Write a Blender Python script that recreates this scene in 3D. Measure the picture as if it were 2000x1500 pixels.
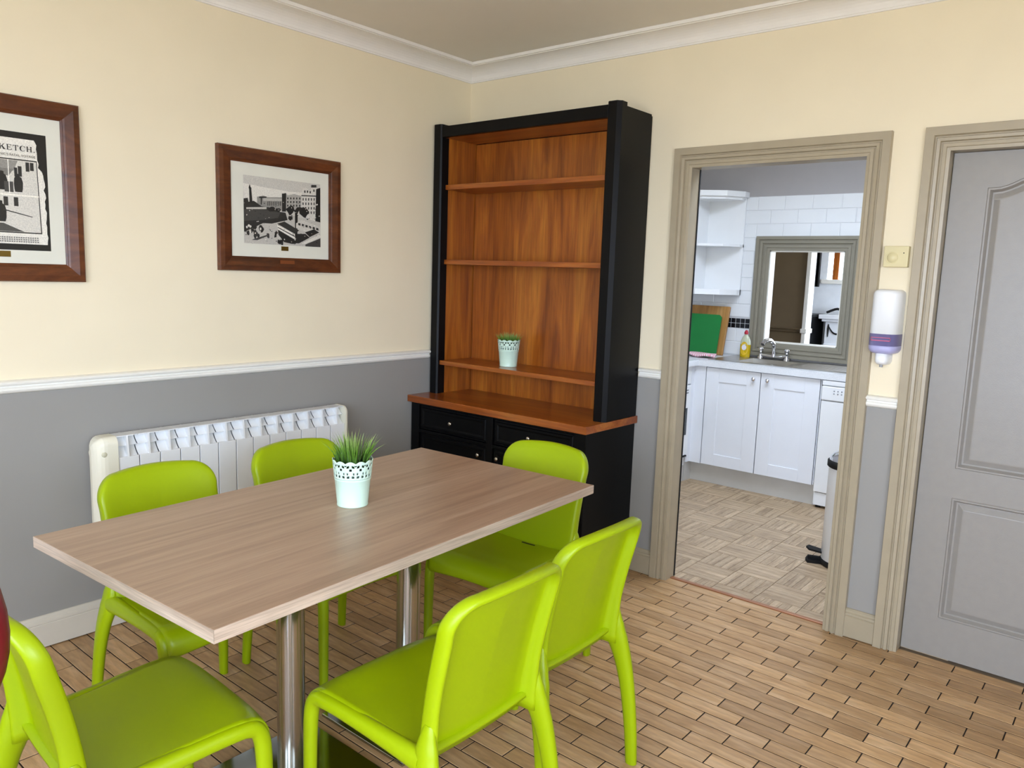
import bpy, bmesh, math, random
from mathutils import Vector, Matrix

random.seed(7)
for _o in list(bpy.data.objects):
    bpy.data.objects.remove(_o, do_unlink=True)
SC = bpy.context.scene
COL = SC.collection
PI = math.pi

# ------------------------------------------------------------------ camera
CAM_LOC = Vector((3.1781, -3.3608, 1.4913))
CAM_F = Vector((-0.63394954, 0.76031907, -0.14150224))
CAM_R = Vector((0.76458082, 0.6436743, 0.03315981))
CAM_U = Vector((-0.11629339, 0.08716826, 0.9893824))
FOCAL_PX = 1515.94
cam_data = bpy.data.cameras.new('camera')
cam_data.sensor_fit = 'HORIZONTAL'
cam_data.sensor_width = 36.0
cam_data.lens = 36.0 * FOCAL_PX / 2000.0
cam_data.clip_start = 0.05
cam = bpy.data.objects.new('camera', cam_data)
COL.objects.link(cam)
M = Matrix((CAM_R, CAM_U, -CAM_F)).transposed().to_4x4()
M.translation = CAM_LOC
cam.matrix_world = M
SC.camera = cam

# ------------------------------------------------------------------ sky, daylight, exposure
SC.view_settings.view_transform = 'Standard'
SC.view_settings.look = 'None'
SC.view_settings.gamma = 1.0
SC.view_settings.use_curve_mapping = False
SC.view_settings.exposure = 0.28
world = bpy.data.worlds.new('overcast_sky')
SC.world = world
world.use_nodes = True
bg = world.node_tree.nodes['Background']
bg.inputs['Color'].default_value = (0.755, 0.885, 1.11, 1)
bg.inputs['Strength'].default_value = 12.0


def portal(name, loc, rot, sx, sz):
    """light portal in a window opening: guides the sky light through it"""
    l = bpy.data.lights.new(name, 'AREA')
    l.shape = 'RECTANGLE'
    l.size, l.size_y = sx, sz
    l.cycles.is_portal = True
    o = bpy.data.objects.new(name, l)
    o.location = loc
    o.rotation_euler = rot
    COL.objects.link(o)
    return o


# area lights point along local -Z
RX0, RX1, RY0, RY1, CEIL = 0.0, 4.7, -4.7, 0.0, 2.632
WIN1 = (1.7, 4.5, 0.75, 2.28)       # unseen window added behind the camera to give the daylight direction  x0 x1 z0 z1
WINR = (-4.4, -2.7, 0.75, 2.28)         # unseen window added in the right-hand wall for side light  y0 y1 z0 z1
WINK = (1.0, 2.5, 0.25, 1.20)        # kitchen roof light, unseen, added for light from above; x0 x1 y0 y1 in its ceiling
WINL = (0.02, 0.95, 1.52, 2.25)        # far lounge window above the mantel
WINM = (3.4, 5.6, 0.8, 2.2)            # unseen lounge side window, added to let daylight in
KX1, KY0, KY1 = 3.0, 0.07, 2.42
LX0, LX1, LY0, LY1 = -1.6, 2.6, 2.495, 6.25
portal('window_portal', ((WIN1[0] + WIN1[1]) / 2, RY0 - 0.1, (WIN1[2] + WIN1[3]) / 2), (PI / 2, 0, 0), WIN1[1] - WIN1[0], WIN1[3] - WIN1[2])
portal('side_window_portal', (RX1 + 0.1, (WINR[0] + WINR[1]) / 2, (WINR[2] + WINR[3]) / 2), (0, PI / 2, 0), WINR[3] - WINR[2], WINR[1] - WINR[0])
portal('kitchen_portal', ((WINK[0] + WINK[1]) / 2, (WINK[2] + WINK[3]) / 2, 2.8), (0, 0, 0), WINK[1] - WINK[0], WINK[3] - WINK[2])
portal('lounge_portal', (LX1 + 0.1, (WINM[0] + WINM[1]) / 2, (WINM[2] + WINM[3]) / 2), (0, PI / 2, 0), WINM[3] - WINM[2], WINM[1] - WINM[0])


# ------------------------------------------------------------------ materials
def lin(c):
    if isinstance(c, str):
        c = tuple(int(c[i:i + 2], 16) for i in (0, 2, 4))
    r = []
    for v in c:
        v = v / 255.0
        r.append(v / 12.92 if v <= 0.04045 else ((v + 0.055) / 1.055) ** 2.4)
    return (r[0], r[1], r[2], 1.0)


def new_mat(name):
    m = bpy.data.materials.new(name)
    m.use_nodes = True
    nt = m.node_tree
    return m, nt, nt.nodes['Principled BSDF']


def ramp(nt, fac, stops):
    r = nt.nodes.new('ShaderNodeValToRGB')
    el = r.color_ramp.elements
    while len(el) < len(stops):
        el.new(0.5)
    for e, (p, c) in zip(el, stops):
        e.position = p
        e.color = c
    nt.links.new(fac, r.inputs['Fac'])
    return r.outputs['Color']


def coords(nt, scale, kind='Object'):
    tc = nt.nodes.new('ShaderNodeTexCoord')
    mp = nt.nodes.new('ShaderNodeMapping')
    mp.inputs['Scale'].default_value = scale
    nt.links.new(tc.outputs[kind], mp.inputs['Vector'])
    return mp.outputs['Vector']


def noise(nt, vec, scale, detail=4, rough=0.5, dist=0.0):
    n = nt.nodes.new('ShaderNodeTexNoise')
    n.inputs['Scale'].default_value = scale
    n.inputs['Detail'].default_value = detail
    n.inputs['Roughness'].default_value = rough
    n.inputs['Distortion'].default_value = dist
    if vec is not None:
        nt.links.new(vec, n.inputs['Vector'])
    return n.outputs['Fac']


def bump(nt, b, height, strength, dist=0.002):
    bp = nt.nodes.new('ShaderNodeBump')
    bp.inputs['Strength'].default_value = strength
    bp.inputs['Distance'].default_value = dist
    nt.links.new(height, bp.inputs['Height'])
    nt.links.new(bp.outputs['Normal'], b.inputs['Normal'])


def mixc(nt, fac, a, b, mode='MIX'):
    m = nt.nodes.new('ShaderNodeMix')
    m.data_type = 'RGBA'
    m.blend_type = mode
    for sock, v in ((m.inputs['Factor'], fac), (m.inputs[6], a), (m.inputs[7], b)):
        if isinstance(v, (tuple, float, int)):
            sock.default_value = v
        else:
            nt.links.new(v, sock)
    return m.outputs[2]


MATS = {}


def paint(name, col, rough=0.5, var=0.04, nscale=9.0, bmp=0.0, bscale=180.0, metallic=0.0, spec=0.5, coat=0.0):
    if name in MATS:
        return MATS[name]
    m, nt, b = new_mat(name)
    c = lin(col)
    v = coords(nt, (1, 1, 1))
    f = noise(nt, v, nscale, 3)
    lo = tuple(x * (1 - var) for x in c[:3]) + (1,)
    hi = tuple(min(1, x * (1 + var)) for x in c[:3]) + (1,)
    nt.links.new(ramp(nt, f, [(0.3, lo), (0.7, hi)]), b.inputs['Base Color'])
    b.inputs['Roughness'].default_value = rough
    b.inputs['Metallic'].default_value = metallic
    b.inputs['Specular IOR Level'].default_value = spec
    b.inputs['Coat Weight'].default_value = coat
    if bmp:
        bump(nt, b, noise(nt, v, bscale, 2), bmp)
    MATS[name] = m
    return m


def wood(name, dark, mid, light, scale, rough=0.4, dist=1.2, fine=(60, 60, 3), coat=0.0, by_object=0.0, bmp=0.05, fc=(0.78, 1.08)):
    if name in MATS:
        return MATS[name]
    m, nt, b = new_mat(name)
    v = coords(nt, scale)
    if by_object:
        oi = nt.nodes.new('ShaderNodeObjectInfo')
        add = nt.nodes.new('ShaderNodeVectorMath')
        add.operation = 'ADD'
        sc = nt.nodes.new('ShaderNodeVectorMath')
        sc.operation = 'SCALE'
        sc.inputs[0].default_value = (37.0, 91.0, 53.0)
        nt.links.new(oi.outputs['Random'], sc.inputs['Scale'])
        nt.links.new(v, add.inputs[0])
        nt.links.new(sc.outputs['Vector'], add.inputs[1])
        v = add.outputs['Vector']
    f1 = noise(nt, v, 1.0, 5, 0.55, dist)
    c1 = ramp(nt, f1, [(0.28, lin(dark)), (0.5, lin(mid)), (0.72, lin(light))])
    v2 = coords(nt, fine)
    f2 = noise(nt, v2, 1.0, 3, 0.6)
    c2 = ramp(nt, f2, [(0.35, (fc[0],) * 3 + (1,)), (0.65, (fc[1],) * 3 + (1,))])
    c = mixc(nt, 1.0, c1, c2, 'MULTIPLY')
    if by_object:
        oi2 = nt.nodes.new('ShaderNodeObjectInfo')
        k = by_object
        c3 = ramp(nt, oi2.outputs['Random'], [(0.0, (1 - k, 1 - k * 1.1, 1 - k * 1.25, 1)), (0.45, (1, 1, 1, 1)), (1.0, (1 + k * .8, 1 + k * .85, 1 + k * 0.9, 1))])
        c = mixc(nt, 1.0, c, c3, 'MULTIPLY')
    nt.links.new(c, b.inputs['Base Color'])
    b.inputs['Roughness'].default_value = rough
    b.inputs['Coat Weight'].default_value = coat
    b.inputs['Coat Roughness'].default_value = 0.15
    if bmp:
        bump(nt, b, f2, bmp, 0.001)
    MATS[name] = m
    return m


def metal(name, col, rough=0.2, brushed=None):
    if name in MATS:
        return MATS[name]
    m, nt, b = new_mat(name)
    b.inputs['Base Color'].default_value = lin(col)
    b.inputs['Metallic'].default_value = 1.0
    b.inputs['Roughness'].default_value = rough
    if brushed:
        f = noise(nt, coords(nt, brushed), 1.0, 2)
        bump(nt, b, f, 0.06, 0.001)
    MATS[name] = m
    return m


def glass(name, col, rough=0.02, alpha=None):
    m, nt, b = new_mat(name)
    b.inputs['Base Color'].default_value = lin(col)
    b.inputs['Transmission Weight'].default_value = 1.0
    b.inputs['Roughness'].default_value = rough
    b.inputs['IOR'].default_value = 1.33
    MATS[name] = m
    return m


def attr_print(name):
    """flat print: each polygon of the print carries its ink shade"""
    m, nt, b = new_mat(name)
    a = nt.nodes.new('ShaderNodeAttribute')
    a.attribute_name = 'ink'
    f = noise(nt, coords(nt, (1, 1, 1)), 220.0, 3, 0.7)
    g = ramp(nt, f, [(0.35, (0.9, 0.9, 0.9, 1)), (0.65, (1.2, 1.2, 1.2, 1))])
    nt.links.new(mixc(nt, 1.0, a.outputs['Color'], g, 'MULTIPLY'), b.inputs['Base Color'])
    b.inputs['Roughness'].default_value = 0.35
    MATS[name] = m
    return m


CREAM = paint('cream_wall_paint', 'F1E3C4', 0.75, 0.02, 3.0, 0.10, 140)
GREY = paint('grey_dado_paint', '9A9791', 0.55, 0.02, 3.0, 0.08, 140)
CEILM = paint('ceiling_paint', 'EFE8DC', 0.8, 0.02, 2.0)
CORNICE = paint('cornice_paint', 'F4EFE8', 0.6, 0.015)
WHITE_TRIM = paint('white_rail_gloss', 'F1EEE4', 0.35, 0.02)
TAUPE = paint('taupe_trim_gloss', 'AB9E85', 0.33, 0.03, 14)
SKIRT = paint('skirting_paint', 'D4CBBA', 0.38, 0.03)
DOORM = paint('door_grey_gloss', '96918A', 0.36, 0.025, 30, 0.15, 260)
BLACK = paint('black_lacquer', '050506', 0.42, 0.1, 12, 0.0, spec=0.18)
LIME = paint('lime_plastic', '97AC00', 0.38, 0.02, 4, 0.04, 500, spec=0.35)
WHITE = paint('white_enamel', 'F2F3F3', 0.3, 0.01)
CREAMPL = paint('cream_plastic', 'F0EBD6', 0.4, 0.01)
KWHITE = paint('white_cabinet_paint', 'ECEEF2', 0.35, 0.01)
KGREY = paint('kitchen_grey_paint', 'A9A5A4', 0.6, 0.02)
PLINTH = paint('plinth_greige', 'C9C6BF', 0.45, 0.03)
DARK = paint('dark_gap', '0B0907', 0.8, 0.1)
JOINT = paint('dark_floor_joint', '20150D', 0.8, 0.2)
TILE = paint('white_tile_glaze', 'E9EBEC', 0.15, 0.015, 6, 0.04, 12)
GROUT = paint('grout', 'C9CACB', 0.8, 0.05)
BLACKTILE = paint('black_mosaic_glaze', '14151A', 0.15, 0.3, 30)
STEEL = metal('brushed_steel', 'B6B3AE', 0.2, (400, 400, 2))
PLATE = metal('polished_plate', 'A9ACA6', 0.10)
CHROME = metal('chrome', 'E6E6E8', 0.06)
DULLSTEEL = metal('sink_steel', 'B9B7B3', 0.3, (3, 300, 3))
TABLEW = wood('table_laminate', '997D68', 'AB8F78', 'B89D86', (26, 1.1, 26), 0.34, 0.6, (260, 8, 260), bmp=0.02, fc=(0.9, 1.05))
TABLEE = wood('table_edge_laminate', 'B29B87', 'C7B19C', 'D3BFAB', (26, 1.3, 26), 0.4, 0.6, (260, 9, 260), bmp=0.03)
CHERRY = wood('cherry_veneer', '7E3D0C', 'A65B18', 'BD7322', (9, 9, 1.0), 0.34, 1.6, (120, 120, 4), bmp=0.03)
TABLEE2 = wood('table_end_laminate', 'B29B87', 'C7B19C', 'D3BFAB', (1.3, 26, 26), 0.4, 0.6, (9, 260, 260), bmp=0.03)
CHERRYH = wood('cherry_board', '78360C', '9C5016', 'B06826', (1.2, 12, 12), 0.28, 1.0, (5, 120, 120), coat=0.2, bmp=0.03)
FRAMEW = wood('dark_pine_frame', '43200B', '5E2F12', '75401C', (14, 3.0, 14), 0.36, 1.4, (60, 20, 60), bmp=0.04)
BLOCKW = wood('floor_block_wood', 'AB8355', 'BE9769', 'CDA97F', (3, 14, 3), 0.40, 0.8, (10, 60, 60), by_object=0.22, bmp=0.06)
BLOCKW2 = wood('floor_block_wood_far', 'AB8355', 'BE9769', 'CDA97F', (3, 14, 3), 0.40, 0.8, (10, 60, 60), bmp=0.06)
VINYL_X = wood('vinyl_strip', '93795C', 'B79D7C', 'CDB595', (3.5, 30, 3), 0.4, 0.7, (20, 120, 100), by_object=0.16, bmp=0.02)
VINYL_F = wood('vinyl_floor', '93795C', 'B79D7C', 'CDB595', (3.5, 30, 3), 0.4, 0.7, (20, 120, 100), bmp=0.02)
BOARDW = wood('chopping_board_wood', '9A6A37', 'B98849', 'C99C60', (14, 14, 2), 0.45, 0.8)
BRASS = metal('brass_plaque', '7A6430', 0.5)
PRINT = attr_print('printed_paper')
MOUNT = paint('picture_mount', 'E2DFCF', 0.6, 0.02)
MINT = paint('mint_enamel', 'CFE9D6', 0.32, 0.01)
SOIL = paint('dark_soil', '15130F', 0.9, 0.3, 60)
REDPAD = paint('dark_red_leather', '5E0A12', 0.3, 0.05)
LILAC = paint('lilac_plastic', 'B7B5DE', 0.3, 0.02)
PURPLE = paint('purple_band', '77719F', 0.3, 0.03)
PINK = paint('pink_print', 'C0607F', 0.4, 0.03)
GREEN = paint('green_board', '0F7A35', 0.45, 0.03)
TAUPEDK = paint('taupe_lounge_wall', '75644A', 0.7, 0.03)


def grass_mat():
    m, nt, b = new_mat('artificial_grass')
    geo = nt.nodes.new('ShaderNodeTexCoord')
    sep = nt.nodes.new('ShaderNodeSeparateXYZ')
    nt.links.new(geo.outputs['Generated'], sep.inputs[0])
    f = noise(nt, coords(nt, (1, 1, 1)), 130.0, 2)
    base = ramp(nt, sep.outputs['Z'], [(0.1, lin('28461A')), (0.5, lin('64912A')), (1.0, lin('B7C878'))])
    g = ramp(nt, f, [(0.3, (0.7, 0.75, 0.7, 1)), (0.7, (1.25, 1.2, 1.2, 1))])
    nt.links.new(mixc(nt, 1.0, base, g, 'MULTIPLY'), b.inputs['Base Color'])
    b.inputs['Roughness'].default_value = 0.5
    return m


GRASS = grass_mat()


def gingham():
    m, nt, b = new_mat('pink_gingham')
    ch = nt.nodes.new('ShaderNodeTexChecker')
    ch.inputs['Scale'].default_value = 1.0
    ch.inputs['Color1'].default_value = lin('E58FA0')
    ch.inputs['Color2'].default_value = lin('F4E9EA')
    nt.links.new(coords(nt, (120, 120, 0.01)), ch.inputs['Vector'])
    nt.links.new(ch.outputs['Color'], b.inputs['Base Color'])
    b.inputs['Roughness'].default_value = 0.9
    return m


GINGHAM = gingham()


# ------------------------------------------------------------------ mesh helpers
class MB:
    """collects geometry of one part, then links it as one mesh object"""

    def __init__(self):
        self.v, self.f, self.m = [], [], []
        self.smooth = []

    def add(self, verts, faces, mat=0, smooth=False):
        o = len(self.v)
        self.v += [tuple(p) for p in verts]
        for f in faces:
            self.f.append([i + o for i in f])
            self.m.append(mat)
            self.smooth.append(smooth)
        return self

    def box(self, x0, x1, y0, y1, z0, z1, mat=0, bev=0.0):
        if bev <= 0:
            v = [(x, y, z) for z in (z0, z1) for y in (y0, y1) for x in (x0, x1)]
            f = [(0, 2, 3, 1), (4, 5, 7, 6), (0, 1, 5, 4), (2, 6, 7, 3), (0, 4, 6, 2), (1, 3, 7, 5)]
            return self.add(v, f, mat)
        bm = bmesh.new()
        bmesh.ops.create_cube(bm, size=1.0)
        for p in bm.verts:
            p.co = Vector(((x0 + x1) / 2 + p.co.x * (x1 - x0), (y0 + y1) / 2 + p.co.y * (y1 - y0), (z0 + z1) / 2 + p.co.z * (z1 - z0)))
        bmesh.ops.bevel(bm, geom=list(bm.edges), offset=bev, segments=2, affect='EDGES', profile=0.5)
        bm.verts.index_update()
        v = [p.co.copy() for p in bm.verts]
        f = [[q.index for q in fc.verts] for fc in bm.faces]
        bm.free()
        return self.add(v, f, mat)

    def prism(self, poly, h0, h1, fn=None, mat=0):
        """extrude 2D polygon (counter-clockwise) from h0 to h1; fn maps (a,b,h) to xyz"""
        fn = fn or (lambda a, b, h: (a, b, h))
        n = len(poly)
        v = [fn(a, b, h0) for a, b in poly] + [fn(a, b, h1) for a, b in poly]
        f = [list(range(n))[::-1], list(range(n, 2 * n))]
        f += [(i, (i + 1) % n, n + (i + 1) % n, n + i) for i in range(n)]
        return self.add(v, f, mat)

    def lathe(self, prof, seg=24, c=(0, 0, 0), mat=0, axis='z', smooth=True, caps=True):
        v, f = [], []
        n = len(prof)
        for i in range(seg):
            a = 2 * PI * i / seg
            for r, h in prof:
                p = (r * math.cos(a), r * math.sin(a), h)
                if axis == 'x':
                    p = (p[2], p[0], p[1])
                elif axis == 'y':
                    p = (p[1], p[2], p[0])
                v.append((p[0] + c[0], p[1] + c[1], p[2] + c[2]))
        for i in range(seg):
            j = (i + 1) % seg
            for k in range(n - 1):
                f.append((i * n + k, j * n + k, j * n + k + 1, i * n + k + 1))
        self.add(v, f, mat, smooth)
        if caps:
            if prof[0][0] > 1e-5:
                self.add([v[i * n] for i in range(seg)], [list(range(seg))[::-1]], mat)
            if prof[-1][0] > 1e-5:
                self.add([v[i * n + n - 1] for i in range(seg)], [list(range(seg))], mat)
        return self

    def sweep(self, pts, ra, rb, ref, seg=14, sub=5, power=2.0, mat=0):
        """tube along a smoothed path; ra/rb radii per point, rb along ref"""
        P = [Vector(p) for p in pts]
        n = len(P)
        Q, A, B = [], [], []

        def cr(p0, p1, p2, p3, t):
            return 0.5 * ((2 * p1) + (p2 - p0) * t + (2 * p0 - 5 * p1 + 4 * p2 - p3) * t * t + (3 * p1 - p0 - 3 * p2 + p3) * t ** 3)
        for i in range(n - 1):
            p0, p1, p2, p3 = P[max(i - 1, 0)], P[i], P[i + 1], P[min(i + 2, n - 1)]
            for k in range(sub):
                t = k / sub
                Q.append(cr(p0, p1, p2, p3, t))
                A.append(ra[i] * (1 - t) + ra[i + 1] * t)
                B.append(rb[i] * (1 - t) + rb[i + 1] * t)
        Q.append(P[-1]); A.append(ra[-1]); B.append(rb[-1])
        v, f = [], []
        R = Vector(ref)
        for i, q in enumerate(Q):
            T = (Q[min(i + 1, len(Q) - 1)] - Q[max(i - 1, 0)]).normalized()
            b = (R - R.dot(T) * T).normalized()
            a = T.cross(b)
            for k in range(seg):
                th = 2 * PI * k / seg
                c, s = math.cos(th), math.sin(th)
                e = 2.0 / power
                ca = math.copysign(abs(c) ** e, c)
                sb = math.copysign(abs(s) ** e, s)
                v.append(q + a * (A[i] * ca) + b * (B[i] * sb))
        m = len(Q)
        for i in range(m - 1):
            for k in range(seg):
                j = (k + 1) % seg
                f.append((i * seg + k, i * seg + j, (i + 1) * seg + j, (i + 1) * seg + k))
        self.add(v, f, mat, True)
        self.add([v[k] for k in range(seg)], [list(range(seg))[::-1]], mat)
        self.add([v[(m - 1) * seg + k] for k in range(seg)], [list(range(seg))], mat)
        return self

    def ring(self, path, prof, fn, closed=False, mat=0, smooth=False):
        """mitred moulding: path of 2D points, profile of (offset to the left, height)"""
        n = len(path)
        V = [Vector((p[0], p[1])) for p in path]
        v = []
        for i in range(n):
            if closed or 0 < i < n - 1:
                d0 = (V[i] - V[i - 1]).normalized()
                d1 = (V[(i + 1) % n] - V[i]).normalized()
            elif i == 0:
                d0 = d1 = (V[1] - V[0]).normalized()
            else:
                d0 = d1 = (V[-1] - V[-2]).normalized()
            n0 = Vector((-d0.y, d0.x)); n1 = Vector((-d1.y, d1.x))
            mv = (n0 + n1)
            mv = mv / max(0.2, (mv.dot(n0)))
            for o, h in prof:
                q = V[i] + mv * o
                v.append(fn(q.x, q.y, h))
        k = len(prof)
        f = []
        for i in range(n if closed else n - 1):
            j = (i + 1) % n
            for t in range(k - 1):
                f.append((i * k + t, j * k + t, j * k + t + 1, i * k + t + 1))
        self.add(v, f, mat, smooth)
        if not closed:
            self.add(v[:k], [list(range(k))], mat)
            self.add(v[-k:], [list(range(k))[::-1]], mat)
        return self

    def grid(self, fn, nu, nv, mat=0, closed_u=False, keep=None, smooth=True):
        v = [fn(i / (nu if closed_u else nu - 1), j / (nv - 1)) for i in range(nu) for j in range(nv)]
        f = []
        for i in range(nu if closed_u else nu - 1):
            for j in range(nv - 1):
                if keep and not keep(i, j):
                    continue
                k = (i + 1) % nu
                f.append((i * nv + j, k * nv + j, k * nv + j + 1, i * nv + j + 1))
        return self.add(v, f, mat, smooth)

    def mesh(self, name, mats, fix=True):
        me = bpy.data.meshes.new(name)
        me.from_pydata(self.v, [], self.f)
        for m in (mats if isinstance(mats, (list, tuple)) else [mats]):
            me.materials.append(m)
        me.polygons.foreach_set('material_index', self.m)
        me.polygons.foreach_set('use_smooth', self.smooth)
        me.update()
        if fix:
            bm = bmesh.new()
            bm.from_mesh(me)
            bmesh.ops.recalc_face_normals(bm, faces=bm.faces)
            bm.to_mesh(me)
            bm.free()
        return me

    def build(self, name, mats, parent=None, loc=None, solid=0.0, subsurf=0, fix=True):
        o = bpy.data.objects.new(name, self.mesh(name, mats, fix))
        COL.objects.link(o)
        if parent is not None:
            o.parent = parent
        if loc:
            o.location = loc
        if solid:
            md = o.modifiers.new('thickness', 'SOLIDIFY')
            md.thickness = solid
            md.offset = 0
        if subsurf:
            md = o.modifiers.new('smooth', 'SUBSURF')
            md.levels = md.render_levels = subsurf
        return o


def tag(o, label, cat, group=None, kind=None):
    o['label'] = label
    o['category'] = cat
    if group:
        o['group'] = group
    if kind:
        o['kind'] = kind
    return o


def struct(o, label, cat='structure'):
    return tag(o, label, cat, kind='structure')


def empty(name, loc, rz=0.0):
    o = bpy.data.objects.new(name, None)
    o.empty_display_size = 0.1
    o.location = loc
    o.rotation_euler = (0, 0, rz)
    COL.objects.link(o)
    return o


def copy_tree(o, parent=None):
    c = o.copy()
    COL.objects.link(c)
    c.parent = parent
    for ch in list(o.children):
        copy_tree(ch, c)
    return c


def project(p):
    d = Vector(p) - CAM_LOC
    z = d.dot(CAM_F)
    if z < 0.05:
        return None
    return (1000 + FOCAL_PX * d.dot(CAM_R) / z, 750 - FOCAL_PX * d.dot(CAM_U) / z, z)

# ================================================================== STRUCTURE
DADO = 1.0
D1 = (1.425, 2.191)       # kitchen doorway clear width
D2 = (2.489, 3.252)       # closed door
DH = 2.0
WT = 0.07                 # thickness of the partition wall


def wallbox(mb, x0, x1, y0, y1, z0, z1):
    """cream above the dado line, grey below"""
    if z0 < DADO < z1:
        mb.box(x0, x1, y0, y1, z0, DADO, 1)
        mb.box(x0, x1, y0, y1, DADO, z1, 0)
    else:
        mb.box(x0, x1, y0, y1, z0, z1, 0 if z0 >= DADO else 1)


w = MB(); wallbox(w, -0.1, 0, RY0 - 0.1, 0, 0, CEIL)
struct(w.build('wall_left', [CREAM, GREY]), 'left wall, cream above the dado rail and grey below', 'wall')
w = MB()
wallbox(w, 0, D1[0] - 0.02, 0, WT, 0, CEIL)
wallbox(w, D1[1] + 0.02, D2[0] - 0.02, 0, WT, 0, CEIL)
wallbox(w, D2[1] + 0.02, RX1, 0, WT, 0, CEIL)
wallbox(w, D1[0] - 0.02, D1[1] + 0.02, 0, WT, DH + 0.02, CEIL)
wallbox(w, D2[0] - 0.02, D2[1] + 0.02, 0, WT, DH + 0.02, CEIL)
struct(w.build('wall_back', [CREAM, GREY]), 'partition wall with two doorways, cream over grey', 'wall')
w = MB()
wallbox(w, RX1, RX1 + 0.1, RY0 - 0.1, WINR[0], 0, CEIL)
wallbox(w, RX1, RX1 + 0.1, WINR[1], WT, 0, CEIL)
wallbox(w, RX1, RX1 + 0.1, WINR[0], WINR[1], 0, WINR[2])
wallbox(w, RX1, RX1 + 0.1, WINR[0], WINR[1], WINR[3], CEIL)
struct(w.build('wall_right', [CREAM, GREY]), 'right-hand wall outside the picture, cream over grey', 'wall')
w = MB()
wallbox(w, 0, WIN1[0], RY0 - 0.1, RY0, 0, CEIL)
wallbox(w, WIN1[1], RX1, RY0 - 0.1, RY0, 0, CEIL)
wallbox(w, WIN1[0], WIN1[1], RY0 - 0.1, RY0, 0, WIN1[2])
wallbox(w, WIN1[0], WIN1[1], RY0 - 0.1, RY0, WIN1[3], CEIL)
struct(w.build('wall_front', [CREAM, GREY]), 'wall behind the viewer with an added window, cream over grey', 'wall')
w = MB(); w.box(-0.1, RX1 + 0.1, RY0 - 0.1, WT, CEIL, CEIL + 0.1)
struct(w.build('ceiling', [CEILM]), 'plain off-white dining room ceiling', 'ceiling')

# added, unseen window behind the viewer: white frame with two mullions
f = MB()
fr = 0.05
x0, x1, z0, z1 = WIN1
for a, b, c, d in ((x0, x1, z0, z0 + fr), (x0, x1, z1 - fr, z1), (x0, x0 + fr, z0, z1), (x1 - fr, x1, z0, z1), (x0 + 0.98, x0 + 1.03, z0, z1), (x0 + 1.97, x0 + 2.02, z0, z1)):
    f.box(a, b, RY0 - 0.09, RY0 - 0.03, c, d)
struct(f.build('added_window_rear', [WHITE_TRIM]), 'wide white framed window added unseen behind the viewer for daylight', 'window')

f = MB()  # added side window, unseen, brings light from the right
for a, b, c, d in ((WINR[0], WINR[1], WINR[2], WINR[2] + fr), (WINR[0], WINR[1], WINR[3] - fr, WINR[3]), (WINR[0], WINR[0] + fr, WINR[2], WINR[3]), (WINR[1] - fr, WINR[1], WINR[2], WINR[3]), (-3.57, -3.52, WINR[2], WINR[3])):
    f.box(RX1 + 0.03, RX1 + 0.09, a, b, c, d)
struct(f.build('added_window_side', [WHITE_TRIM]), 'white framed side window added outside the picture for its light', 'window')

# ground outside
g = MB(); g.box(-14, 16, -22, RY0 - 0.1, -0.45, -0.4)
struct(g.build('ground', [paint('paved_ground', 'A89C84', 0.9, 0.1)]), 'grey paved ground outside the windows', 'ground')
g = MB(); g.box(RX1 + 0.1, 18, RY0 - 0.1, 12, -0.45, -0.4)
struct(g.build('ground', [MATS['paved_ground']]), 'grey paved ground beyond the kitchen side', 'ground')

# cornice all round: cove with a small fillet at the ceiling
cp = [(0.0, 2.548), (0.006, 2.549), (0.006, 2.556)]
for i in range(9):
    a = PI / 2 * i / 8
    cp.append((0.010 + 0.080 * (1 - math.cos(a)), 2.556 + 0.058 * math.sin(a)))
cp += [(0.090, 2.617), (0.101, 2.617), (0.101, 2.632)]
mb = MB()
mb.ring([(RX0, RY0), (RX1, RY0), (RX1, RY1), (RX0, RY1)], cp, lambda a, b, h: (a, b, h), True, smooth=False)
struct(mb.build('trim_1', [CORNICE]), 'white coved cornice running round the ceiling', 'cornice')

# dado rails
DP = [(0.0, 0.998), (0.008, 0.999), (0.016, 1.004), (0.020, 1.011), (0.018, 1.018), (0.012, 1.021), (0.012, 1.027), (0.024, 1.031), (0.026, 1.037), (0.022, 1.042), (0.012, 1.046), (0.0, 1.047)]


def rail(name, prof, mats, p0, p1, nrm, label, cat):
    mb = MB()
    v = []
    for p in (p0, p1):
        for d, z in prof:
            v.append((p[0] + nrm[0] * d, p[1] + nrm[1] * d, z))
    k = len(prof)
    mb.add(v, [(i, i + 1, k + i + 1, k + i) for i in range(k - 1)])
    mb.add(v[:k], [list(range(k))]); mb.add(v[k:], [list(range(k))])
    return struct(mb.build(name, mats), label, cat)


A1 = (1.3356, 2.2730)      # outer edges of the kitchen doorway architrave
A2 = (2.3998, 3.341)
rail('trim_2', DP, [WHITE_TRIM], (0, RY0), (0, -0.304), (1, 0), 'white moulded dado rail along the left wall', 'dado rail')
rail('trim_3', DP, [WHITE_TRIM], (1.208, 0), (A1[0], 0), (0, -1), 'white dado rail between the black dresser and the doorway', 'dado rail')
rail('trim_4', DP, [WHITE_TRIM], (A1[1], 0), (A2[0], 0), (0, -1), 'short white dado rail between the two doorways', 'dado rail')
rail('trim_5', DP, [WHITE_TRIM], (A2[1], 0), (RX1, 0), (0, -1), 'white dado rail right of the closed door', 'dado rail')
BPF = [(0.0, 0.126), (0.006, 0.125), (0.011, 0.119), (0.012, 0.111), (0.018, 0.107), (0.019, 0.100), (0.017, 0.095), (0.020, 0.093), (0.020, 0.004), (0.0, 0.004)]
rail('baseboard_left', BPF, [SKIRT], (0, RY0), (0, -0.435), (1, 0), 'beige moulded skirting board along the left wall', 'skirting')
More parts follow.
